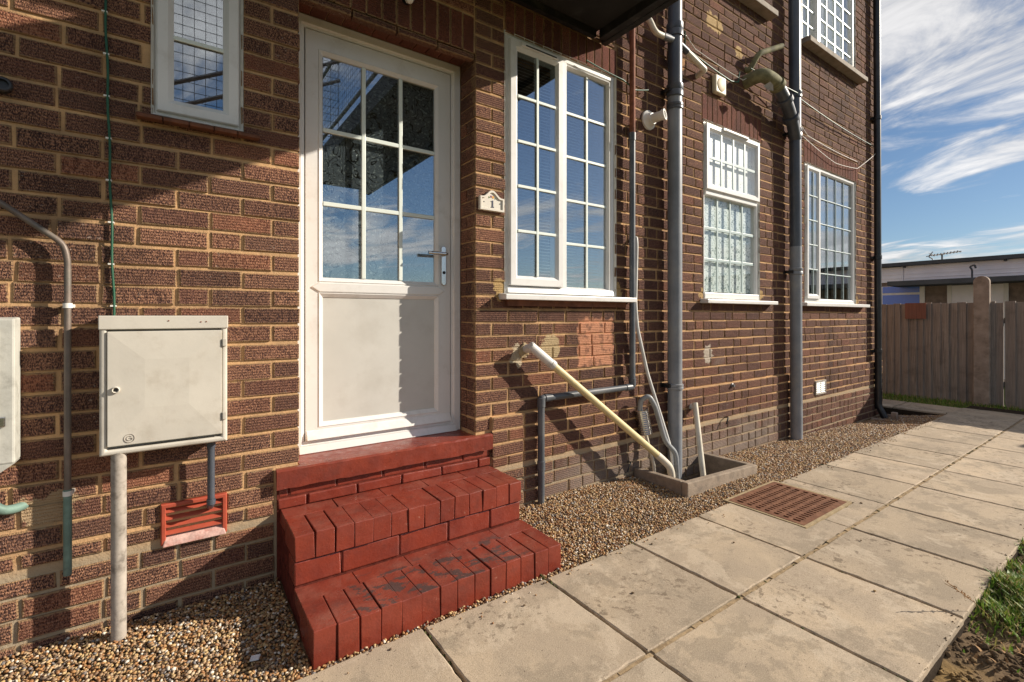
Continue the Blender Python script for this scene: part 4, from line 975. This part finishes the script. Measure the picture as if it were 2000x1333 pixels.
# house number
pl = thing('number_plaque', 'small cream house number plaque beside the door', 'plaque', (1.534, 0, 1.87))
def plq(x0, x1, z0, z1, zt, n=14, k=1.):
    c = (x0+x1)/2; w = (x1-x0); pts = [(x0,z0),(x1,z0),(x1,z1)]
    for i in range(n+1):
        t = 1 - i/n*2; xx = c + t*w*.40; pts.append((xx, z1 + (zt-z1)*(.5+.5*math.cos(math.pi*t))))
    pts.append((x0, z1)); return pts
obj('plate', MB().prism(plq(1.448,1.620,1.834,1.918,1.958), -.020, -.002), 'plaque', pl, bevel=.004)
fr_o = plq(1.450,1.618,1.836,1.916,1.956); fr_i = plq(1.461,1.607,1.847,1.907,1.944); n = len(fr_o)
obj('rim', MB().add([(x,-.019,z) for x,z in fr_o]+[(x,-.027,z) for x,z in fr_o]+[(x,-.027,z) for x,z in fr_i]+[(x,-.019,z) for x,z in fr_i], [(k*n+i, k*n+(i+1)%n, (k+1)*n+(i+1)%n, (k+1)*n+i) for k in range(3) for i in range(n)]), 'plaque', pl)
obj('digit', MB().prism([(1.526,1.856),(1.548,1.856),(1.548,1.859),(1.5415,1.861),(1.5415,1.898),(1.537,1.898),(1.526,1.893),(1.526,1.890),(1.5335,1.892),(1.5335,1.861),(1.526,1.859)], -.0225, -.0195), 'digit', pl)
for x in (1.478, 1.590): obj('screw', MB().lathe((x,-.0198,1.884), (0,-1,0), [(0,.004),(.002,.003)], 10), 'slate_pipe', pl)
def petals(name, cx, cz, r, mat, n=5):
    m = MB()
    for k in range(n):
        a = k*2*math.pi/n; m.lathe((cx+r*.6*math.cos(a), -.0198, cz+r*.6*math.sin(a)), (0,-1,0), [(0,r*.5),(.0016,r*.42)], 8)
    obj(name, m, mat, pl)
petals('flower', 1.541, 1.917, .008, 'flower_orange'); petals('flower', 1.527, 1.920, .007, 'flower_mauve'); petals('leaf', 1.513, 1.914, .006, 'leaf_green', 3); petals('leaf', 1.556, 1.911, .005, 'leaf_green', 3)

# ------------------------------------------------------------------ pipes in the middle of the wall
wp = thing('waste_pipe', 'slim grey waste pipe running down beside the tall window then stepping left', 'pipe', (1.88, -.05, 0))
obj('upper_tube', MB().cyl((2.745,-.05,2.9), (2.745,-.05,3.9), .021, 14), 'rust_pipe', wp, smooth=True)
obj('upper_tube', MB().cyl((2.745,-.05,2.5), (2.745,-.05,2.92), .0215, 14), 'rust_pipe', wp, smooth=True)
obj('tube', MB().tube(bend([(2.745,-.05,2.52),(2.745,-.05,.685),(1.885,-.05,.685),(1.885,-.05,-.05)], .012, 3), .022, 16), 'waste_grey', wp, smooth=True)
for c, d in (((2.745,-.05,.72),(0,0,-1)), ((2.70,-.05,.685),(-1,0,0)), ((1.94,-.05,.685),(-1,0,0)), ((1.885,-.05,.66),(0,0,-1)), ((1.885,-.05,.26),(0,0,-1)), ((2.745,-.05,2.53),(0,0,-1))):
    obj('collar', MB().lathe(c, d, [(-.03,.0235),(-.028,.026),(.028,.026),(.03,.0235)], 16), 'waste_grey', wp, smooth=True)
yp = thing('overflow_pipe', 'yellowed cream plastic pipe slanting from the wall down to the drain', 'pipe', (2.96, -.2, 0))
A = Vector((1.795,-.085,1.008)); B = Vector((2.90,-.185,.165))
obj('tube', MB().cyl(A.lerp(B, .02), A.lerp(B, .98), .0245, 16), 'cream_pipe', yp, smooth=True)
obj('elbow', MB().tube([A-(B-A).normalized()*.034, A-(B-A).normalized()*.028, A.lerp(B, .13)], .029, 20, rs=[.023, .029, .029]).cyl((1.795,.01,1.0), (1.795,-.085,1.006), .027, 18), 'white_pipe', yp, smooth=True)
obj('elbow', MB().tube(bend([A.lerp(B,.96), B, (2.985,-.21,.085), (2.995,-.215,-.10)], .07), .0265, 16), 'pale_pipe', yp, smooth=True)
obj('collar', MB().lathe(A.lerp(B,.115), B-A, [(0,.032),(.03,.032)], 16), 'white_pipe', yp, smooth=True)
tp = tag(obj('white_pipe', MB().tube(bend([(2.81,.0,1.78),(2.805,-.035,1.80),(2.80,-.045,1.74),(2.785,-.045,1.3),(2.80,-.05,1.12),(2.90,-.06,.78),(3.02,-.10,.42),(3.06,-.16,.18),(3.06,-.18,-.1)], .05), .0125, 12), 'white_pipe', smooth=True), 'thin white plastic pipe hanging down from the wall into the drain', 'pipe')
hz = thing('flexible_hose', 'silver ribbed hose with a grey swan-neck pipe behind the cream pipe', 'hose', (2.9, -.1, .3))
m = MB(); prof = []
for k in range(13): prof += [(k*.0155, .040), (k*.0155+.005, .052), (k*.0155+.010, .052), (k*.0155+.0145, .040)]
m.lathe((2.835,-.055,.515), (.25,-.02,-1), prof, 20); obj('ribbed_hose', m, 'chrome_hose', hz, smooth=False)
obj('tube', MB().tube(bend([(2.815,-.06,.49),(2.80,-.08,.585),(2.845,-.12,.62),(2.89,-.14,.54),(2.98,-.16,.27),(3.085,-.18,.17),(3.095,-.19,-.10)], .045), .0185, 16), 'grey_pipe_light', hz, smooth=True)
obj('tail', MB().tube([(2.885,-.058,.32),(2.915,-.065,.22),(2.95,-.08,.08),(2.96,-.09,-.1)], .012, 12), 'pale_pipe', hz, smooth=True)

def collar(parent, x, y, z, r, h=.07, mat='slate_pipe'):
    obj('collar', MB().lathe((x,y,z), (0,0,1), [(0,r+.002),(.004,r+.010),(h*.42,r+.010),(h*.5,r+.006),(h*.58,r+.010),(h-.004,r+.010),(h,r+.002)], 24), mat, parent, smooth=True)
def bracket(parent, x, y, z, mat='black_pipe'):
    obj('bracket', MB().box(x-.075, x-.045, y-.01, .01, z-.015, z+.015).box(x-.075, x+.02, -.03, -.012, z-.015, z+.015), mat, parent, bevel=.003)
s4 = thing('soil_pipe', 'thick grey soil pipe standing in the drain between two windows', 'pipe', (3.209, -.08, 0))
obj('tube', MB().cyl((3.209,-.08,2.95), (3.209,-.08,5.6), .055, 28), 'slate_pipe', s4, smooth=True)
obj('tube', MB().cyl((3.209,-.08,-.15), (3.209,-.08,2.96), .0555, 28), 'grey_pipe', s4, smooth=True)
for z, h in ((3.40, .11), (2.93, .10), (2.83, .05)): collar(s4, 3.209, -.08, z, .055, h)
collar(s4, 3.209, -.08, .63, .055, .045, 'grey_pipe'); bracket(s4, 3.209, -.08, 2.98); bracket(s4, 3.209, -.08, .66)
obj('boss', MB().tube([(3.16,-.09,3.37),(3.06,-.085,3.365)], .026, 14), 'grey_pipe', s4, smooth=True)
obj('branch', MB().tube(bend([(3.08,-.085,3.365),(2.96,-.085,3.36),(2.90,-.07,3.46),(2.885,.02,3.50)], .04), .022, 14), 'pale_pipe', s4, smooth=True)
obj('boss', MB().tube([(3.25,-.09,3.36),(3.35,-.09,3.335)], .028, 14), 'slate_pipe', s4, smooth=True)
obj('branch', MB().tube(bend([(3.33,-.09,3.34),(3.60,-.09,3.262),(3.62,.01,3.25)], .02), .024, 14), 'pale_pipe', s4, smooth=True)
fl = thing('flue_vent', 'round white flue outlet on the wall left of the thick soil pipe', 'vent', (2.99, 0, 2.72))
obj('flange', MB().lathe((2.985,0,2.725), (0,-1,0), [(0,.075),(.012,.073),(.02,.055),(.04,.045),(.05,.042)], 26), 'vent_white', fl, smooth=True)
obj('spout', MB().lathe((2.985,-.04,2.725), (.35,-1,.12), [(0,.036),(.075,.036),(.08,.042),(.10,.042),(.10,.030),(.05,.029)], 22), 'vent_white', fl, smooth=True)
bv = thing('extractor_vent', 'square beige vent with a round grille above the frosted window', 'vent', (3.915, 0, 3.245))
obj('housing', MB().box(3.835, 4.000, -.045, -.001, 3.165, 3.325), 'vent_beige', bv, bevel=.014, seg=3)
obj('grille', MB().lathe((3.9175,-.043,3.245), (0,-1,0), [(0,.060),(.005,.060),(.007,.055),(.007,.001)], 26), 'vent_beige_dark', bv, smooth=True)
lp_ = thing('downturned_pipe', 'short cream pipe leaning from the wall into the drain surround', 'pipe', (3.36, -.25, 0))
obj('tube', MB().cyl((3.512,-.055,.485), (3.345,-.25,-.12), .022, 14), 'pale_pipe', lp_, smooth=True)
obj('elbow', MB().tube([(3.508,.01,.45),(3.508,-.06,.45)], .024, 14), 'white_pipe', lp_, smooth=True)

gu = thing('drain_surround', 'square concrete kerb around the open drain at the foot of the wall', 'drain', (3.23, -.25, 0))
GX0, GX1, GY0, GZ = 2.790, 3.685, -.485, .072
obj('kerb', MB().hexa([(GX0,GY0,-.12),(GX1,GY0,-.12),(GX1,GY0+.05,-.12),(GX0,GY0+.05,-.12),(GX0,GY0,GZ+.015),(GX1,GY0,GZ-.02),(GX1,GY0+.05,GZ-.02),(GX0,GY0+.05,GZ+.015)]), 'concrete', gu, bevel=.007)
obj('kerb', MB().hexa([(GX0,GY0+.051,-.12),(GX0+.05,GY0+.051,-.12),(GX0+.05,-.024,-.12),(GX0,-.024,-.12),(GX0,GY0+.051,GZ+.013),(GX0+.05,GY0+.051,GZ+.011),(GX0+.05,-.024,GZ),(GX0,-.024,GZ)]), 'concrete', gu, bevel=.007)
obj('kerb', MB().hexa([(GX1-.05,GY0+.051,-.12),(GX1,GY0+.051,-.12),(GX1,-.024,-.12),(GX1-.05,-.024,-.12),(GX1-.05,GY0+.051,GZ-.021),(GX1,GY0+.051,GZ-.022),(GX1,-.024,GZ-.03),(GX1-.05,-.024,GZ-.03)]), 'concrete', gu, bevel=.007)
obj('basin', MB().box(GX0+.03, GX1-.03, GY0+.03, -.024, -.40, -.26).box(GX0+.02, GX0+.049, GY0+.03, -.024, -.40, -.118).box(GX1-.049, GX1-.02, GY0+.03, -.024, -.40, -.118).box(GX0+.05, GX1-.05, GY0+.02, GY0+.049, -.40, -.118), 'grime', gu)
dg = thing('drain_grating', 'rusty brown slotted iron drain grating set in the path', 'grating', (3.24, -.91, 0))
a, b, c, d = GR
obj('frame', MB().add([(a-.004,c-.004,-.02),(b+.022,c-.004,-.02),(b+.022,d+.01,-.02),(a-.004,d+.01,-.02),(a-.004,c-.004,.003),(b+.022,c-.004,.003),(b+.022,d+.01,.003),(a-.004,d+.01,.003),(a+.012,c+.014,.003),(b-.004,c+.014,.003),(b-.004,d-.008,.003),(a+.012,d-.008,.003)],
    [(0,1,5,4),(1,2,6,5),(2,3,7,6),(3,0,4,7),(4,5,9,8),(5,6,10,9),(6,7,11,10),(7,4,8,11)]), 'render_patch', dg)
gm = MB(); x0, x1, y0, y1 = a+.014, b-.006, c+.016, d-.010; zt = .0045
gm.box(x0, x1, y0, y0+.035, -.03, zt).box(x0, x1, y1-.035, y1, -.03, zt).box(x0, x0+.03, y0+.035, y1-.035, -.03, zt).box(x1-.03, x1, y0+.035, y1-.035, -.03, zt)
NXs, NYs = 16, 7; sx = (x1-x0-.06)/NXs; sy = (y1-y0-.07)/NYs
for i in range(1, NXs): gm.box(x0+.03+sx*i-.009, x0+.03+sx*i+.009, y0+.035, y1-.035, -.03, zt-.001)
for k in range(1, NYs): gm.box(x0+.03, x1-.03, y0+.035+sy*k-.011, y0+.035+sy*k+.011, -.03, zt)
obj('grate', gm, 'rust_iron', dg); obj('pit', MB().box(a+.005, b, c+.01, d, -.05, -.032), 'black', dg)

# second soil pipe with its branch
s5 = thing('soil_pipe', 'thick grey soil pipe with a mossy side branch nearer the corner', 'pipe', (5.2, -.08, 0))
def p5x(z): return 5.225 - .010*z
obj('tube', MB().tube([(p5x(z),-.085,z) for z in (1.9, 2.6, 3.4, 5.6)], .0555, 28), 'slate_pipe', s5, smooth=True)
obj('tube', MB().tube([(p5x(z),-.085,z) for z in (-.25, .8, 1.92)], .056, 28), 'grey_pipe', s5, smooth=True)
for z, h in ((3.44, .07), (3.04, .09), (1.63, .07)): collar(s5, p5x(z), -.085, z, .055, h, 'slate_pipe' if z > 2 else 'grey_pipe')
bracket(s5, p5x(3.05), -.085, 3.08); bracket(s5, p5x(1.66), -.085, 1.66)
br = bend([(4.40,.02,3.42),(4.40,-.15,3.44),(4.62,-.17,3.42),(4.88,-.15,3.29),(5.09,-.11,3.15),(p5x(3.0),-.088,3.02)], .12, 7)
obj('branch', MB().tube(br[:14], .062, 22), 'mossy_pipe', s5, smooth=True); obj('branch', MB().tube(br[13:], .056, 22), 'slate_pipe', s5, smooth=True)
for t in (14, 19, 25):
    p = Vector(br[t]); q = Vector(br[t+1]); obj('collar', MB().lathe(p, q-p, [(-.03,.058),(-.028,.074),(.02,.074),(.024,.058)], 22), 'slate_pipe' if t > 14 else 'mossy_pipe', s5, smooth=True)
obj('rag', MB().add([(4.42+.05*math.cos(i*1.05)*(1+.3*(i%2)), -.19-.02*(i%3), 3.30+.04*math.sin(i*1.05)) for i in range(6)] + [(4.43,-.24,3.31)], [(i, (i+1)%6, 6) for i in range(6)]), 'conduit_grey', s5)
tag(obj('overflow_stub', MB().tube(bend([(4.40,.02,3.55),(4.405,-.03,3.52),(4.44,-.10,3.66),(4.80,-.14,3.83)], .05), .026, 14, rs=None), 'mossy_pipe', smooth=True), 'mossy yellow overflow stub sticking out above the pipe branch', 'pipe')
# corner downpipe
s6 = thing('downpipe', 'black rainwater downpipe at the corner of the house', 'pipe', (7.58, -.06, 0))
obj('tube', MB().tube(bend([(7.50,-.06,5.7),(7.56,-.06,.02),(7.565,-.10,-.06),(7.565,-.13,-.13)], .05), .040, 20), 'black_pipe', s6, smooth=True)
for z in (3.78, 1.95, .72): obj('collar', MB().lathe((7.555-.01*z,-.06,z), (0,0,1), [(0,.041),(.004,.047),(.05,.047),(.054,.041)], 20), 'black_pipe', s6, smooth=True); obj('bracket', MB().box(7.47, 7.62, -.03, -.0, z+.01, z+.04), 'black_pipe', s6)
sg = thing('drain_surround', 'small broken terracotta gully rim under the black downpipe', 'drain', (7.6, -.3, -.16))
for (x0, x1, y0, y1, h) in ((7.36,7.78,-.46,-.42,.0), (7.74,7.78,-.42,-.04,.01), (7.36,7.40,-.42,-.04,.0), (7.40,7.46,-.30,-.24,.10)):
    obj('rim', MB().box(x0, x1, y0, y1, -.24, -.115+h), 'post_concrete', sg, bevel=.008)
obj('basin', MB().box(7.395, 7.745, -.425, -.04, -.3, -.19), 'black', sg)
# white louvre vent near the corner
lv = thing('louvre_vent', 'white louvred air vent low on the wall near the corner', 'vent', (5.93, 0, .4))
obj('frame', MB().ring(5.80, 6.06, .324, .480, [(0,.0),(0,-.030),(.003,-.034),(.014,-.034),(.017,-.026),(.017,.0)]), 'conduit_grey', lv)
obj('back', MB().box(5.81, 6.05, -.022, -.012, .33, .475), 'slate_pipe', lv)
for x0, x1 in ((5.822, 5.922), (5.938, 6.038)):
    for k in range(6):
        z = .345 + k*.021; obj('louvre', MB().hexa([(x0,-.033,z),(x1,-.033,z),(x1,-.022,z+.012),(x0,-.022,z+.012),(x0,-.032,z+.002),(x1,-.032,z+.002),(x1,-.020,z+.015),(x0,-.020,z+.015)]), 'vent_white', lv)
# cables strung across the wall
def cable(name, pts, r, mat, label):
    P = [Vector(p) for p in pts]; out = []
    for i in range(len(P)-1):
        for k in range(8):
            t = k/8; sag = -.02*(P[i+1]-P[i]).length*4*t*(1-t)*.6; out.append(P[i].lerp(P[i+1], t)+Vector((0,0,sag)))
    out.append(P[-1]); tag(obj(name, MB().tube(out, r, 7), mat, smooth=True), label, 'cable')
cable('cable', [(2.30,-.03,2.968),(2.66,-.04,2.93),(2.80,-.03,2.90),(2.95,-.03,2.94)], .0045, 'green_cable', 'short green cable passing the top corner of the tall window')
cable('cable', [(3.27,-.13,3.45),(3.40,-.04,3.41),(4.10,-.03,3.335),(4.22,-.03,3.36),(4.24,-.03,3.46)], .0055, 'green_cable', 'green cable strung from the thick soil pipe past the beige vent')
cable('cable', [(3.26,-.12,3.43),(3.40,-.05,3.50),(3.55,-.03,3.45),(4.30,-.03,3.40),(4.45,-.06,3.50)], .0036, 'white_cable', 'white cable strung above the green one between the soil pipes')
cable('cable', [(4.38,-.06,3.52),(4.60,-.10,3.50),(5.10,-.15,3.45),(5.30,-.06,3.50),(7.50,-.03,3.44)], .0055, 'green_cable', 'green cable strung from the mossy branch to the corner downpipe')
cable('cable', [(5.24,-.10,3.24),(5.48,-.03,3.14),(6.30,-.03,3.00),(6.95,-.03,3.05),(7.50,-.05,3.34)], .0036, 'white_cable', 'slack white cable drooping above the window nearest the corner')
cable('cable', [(5.24,-.10,3.22),(5.60,-.03,3.17),(6.98,-.02,3.145)], .0036, 'white_cable', 'straight white cable running over the lintel nearest the corner')

# ------------------------------------------------------------------ fence, neighbouring bungalow
fence = thing('fence', 'weathered close-boarded wooden fence beyond the end of the path', 'fence', (9.6, -1.0, -.09))
y = 4.2; FX = 9.6
k = 0
while y > -4.5:
    w_ = random.uniform(.092, .125); top = 1.405 + random.uniform(-.012, .012); gap = .014 if -.875 < y < -.79 else .002
    if not (-.80 < y - w_ and y < -.60 and False):
        th = random.uniform(-.006, .006)
        red = .13 < y < .24
        m = MB().hexa([(FX+th-.026,y-w_,-.10),(FX+th,y,-.10),(FX+.02+th,y,-.10),(FX+.022+th,y-w_,-.10),(FX+th-.026,y-w_,top),(FX+th,y,top),(FX+.02+th,y,top),(FX+.022+th,y-w_,top)])
        obj('board', m, 'fence_wood', fence, bevel=.002)
    y -= w_ - (.012 if gap < .01 else -gap)
obj('repair_board', MB().box(FX-.06, FX-.046, -.06, .20, 1.16, 1.41), 'fence_red', fence)
def post(yc):
    m = MB(); pts = [(yc-.085,-.2),(yc+.085,-.2),(yc+.085,1.70)] + [(yc+.085*math.cos(R(a)), 1.70+.085*math.sin(R(a))) for a in range(15, 180, 15)] + [(yc-.085,1.70)]
    n = len(pts); m.add([(FX-.10,p,z) for p,z in pts]+[(FX-.012,p,z) for p,z in pts], [tuple(range(n)), tuple(range(2*n-1,n-1,-1))]+[(i,(i+1)%n,(i+1)%n+n,i+n) for i in range(n)])
    obj('post', m, 'post_concrete', fence, bevel=.008)
for yc in (-.69, -3.2, 1.9): post(yc)
obj('rail', MB().box(FX+.025, FX+.07, -4.5, 4.2, .2, .28).box(FX+.025, FX+.07, -4.5, 4.2, 1.1, 1.18), 'fence_wood', fence)

BXX = 15.0
bg = thing('bungalow', 'flat-roofed bungalow with pale lilac cladding beyond the fence', 'bungalow', (BXX, 0, -.3))
obj('wall', MB().box(BXX, BXX+5, -9, 7, -.4, 2.06), 'bungalow_brick', bg)
obj('cladding', MB().box(BXX-.06, BXX+5, -9.2, 1.70, 2.06, 2.45).box(BXX-.06, BXX+5, 1.712, 7.2, 2.06, 2.44), 'lilac_cladding', bg)
m = MB()
for k in range(1, 4):
    z = 2.06 + k*.097; m.box(BXX-.072, BXX-.06, -9.2, 7.2, z-.004, z+.004)
obj('cladding_seam', m, 'lilac_cladding', bg)
obj('roof', MB().box(BXX-.20, BXX+5.2, -9.4, 7.4, 2.45, 2.545), 'roof_felt', bg, bevel=.01)
obj('canopy', MB().box(BXX-.9, BXX-.062, -9.2, 1.80, 1.925, 2.04), 'roof_felt', bg, bevel=.01)
wd = obj('window', MB().box(BXX-.03, BXX-.005, 1.30, 4.2, .9, 1.96), 'upvc', bg)
def blue():
    t = NT('blue_glass'); MAT['blue_glass'] = t.done(t.bsdf((.09, .23, .75), .2, .5))
blue()
for (a, b, c, d) in ((1.40,2.15,1.79,1.95),(1.40,2.15,1.2,1.735),(2.25,3.1,1.2,1.95)): obj('pane', MB().box(BXX-.036, BXX-.031, a, b, c, d), 'blue_glass', wd)
gd = obj('garage_door', MB().box(BXX-.04, BXX-.005, -.13, .87, -.2, 1.92), 'lilac_cladding', bg)
obj('frame', MB().box(BXX-.06, BXX-.041, .80, .88, -.2, 1.94).box(BXX-.06, BXX-.041, -.14, -.06, -.2, 1.94), 'upvc', gd)
for yy in (1.68, -.10): obj('gutter_bracket', MB().box(BXX-.16, BXX-.062, yy-.02, yy+.02, 2.41, 2.449), 'roof_felt', bg)
sv = thing('vent_pipe', 'small hooked vent pipe on the lower roof of the bungalow', 'vent', (BXX-.3, .40, 2.04))
obj('stem', MB().tube(bend([(BXX-.3,.40,2.04),(BXX-.3,.40,2.25),(BXX-.3,.44,2.32),(BXX-.3,.36,2.36),(BXX-.3,.34,2.28)], .03), .018, 8), 'roof_felt', sv, smooth=True)
obj('flashing', MB().lathe((BXX-.3,.40,2.035), (0,0,1), [(0,.08),(.012,.07),(.03,.025)], 12), 'roof_felt', sv)
ae = thing('tv_aerial', 'television aerial on the flat roof of the bungalow', 'aerial', (BXX+.2, 1.0, 2.54))
obj('mast', MB().cyl((BXX+.2,1.03,2.5), (BXX+.2,1.03,2.70), .018, 8), 'galv', ae)
obj('boom', MB().cyl((BXX+.2,1.33,2.68), (BXX+.2,.68,2.74), .010, 6), 'galv', ae)
for k in range(9):
    yy = 1.20 - k*.06; zz = 2.692 + k*.0056; obj('element', MB().box(BXX+.05, BXX+.35, yy-.008, yy+.008, zz-.012, zz+.012), 'galv', ae)
for sz in (1, -1): obj('reflector', MB().tube([(BXX+.2,1.28,2.685),(BXX+.2,1.20,2.685+sz*.10)], .010, 6).tube([(BXX+.05,1.24,2.685+sz*.05),(BXX+.35,1.24,2.685+sz*.05)], .008, 6), 'galv', ae)
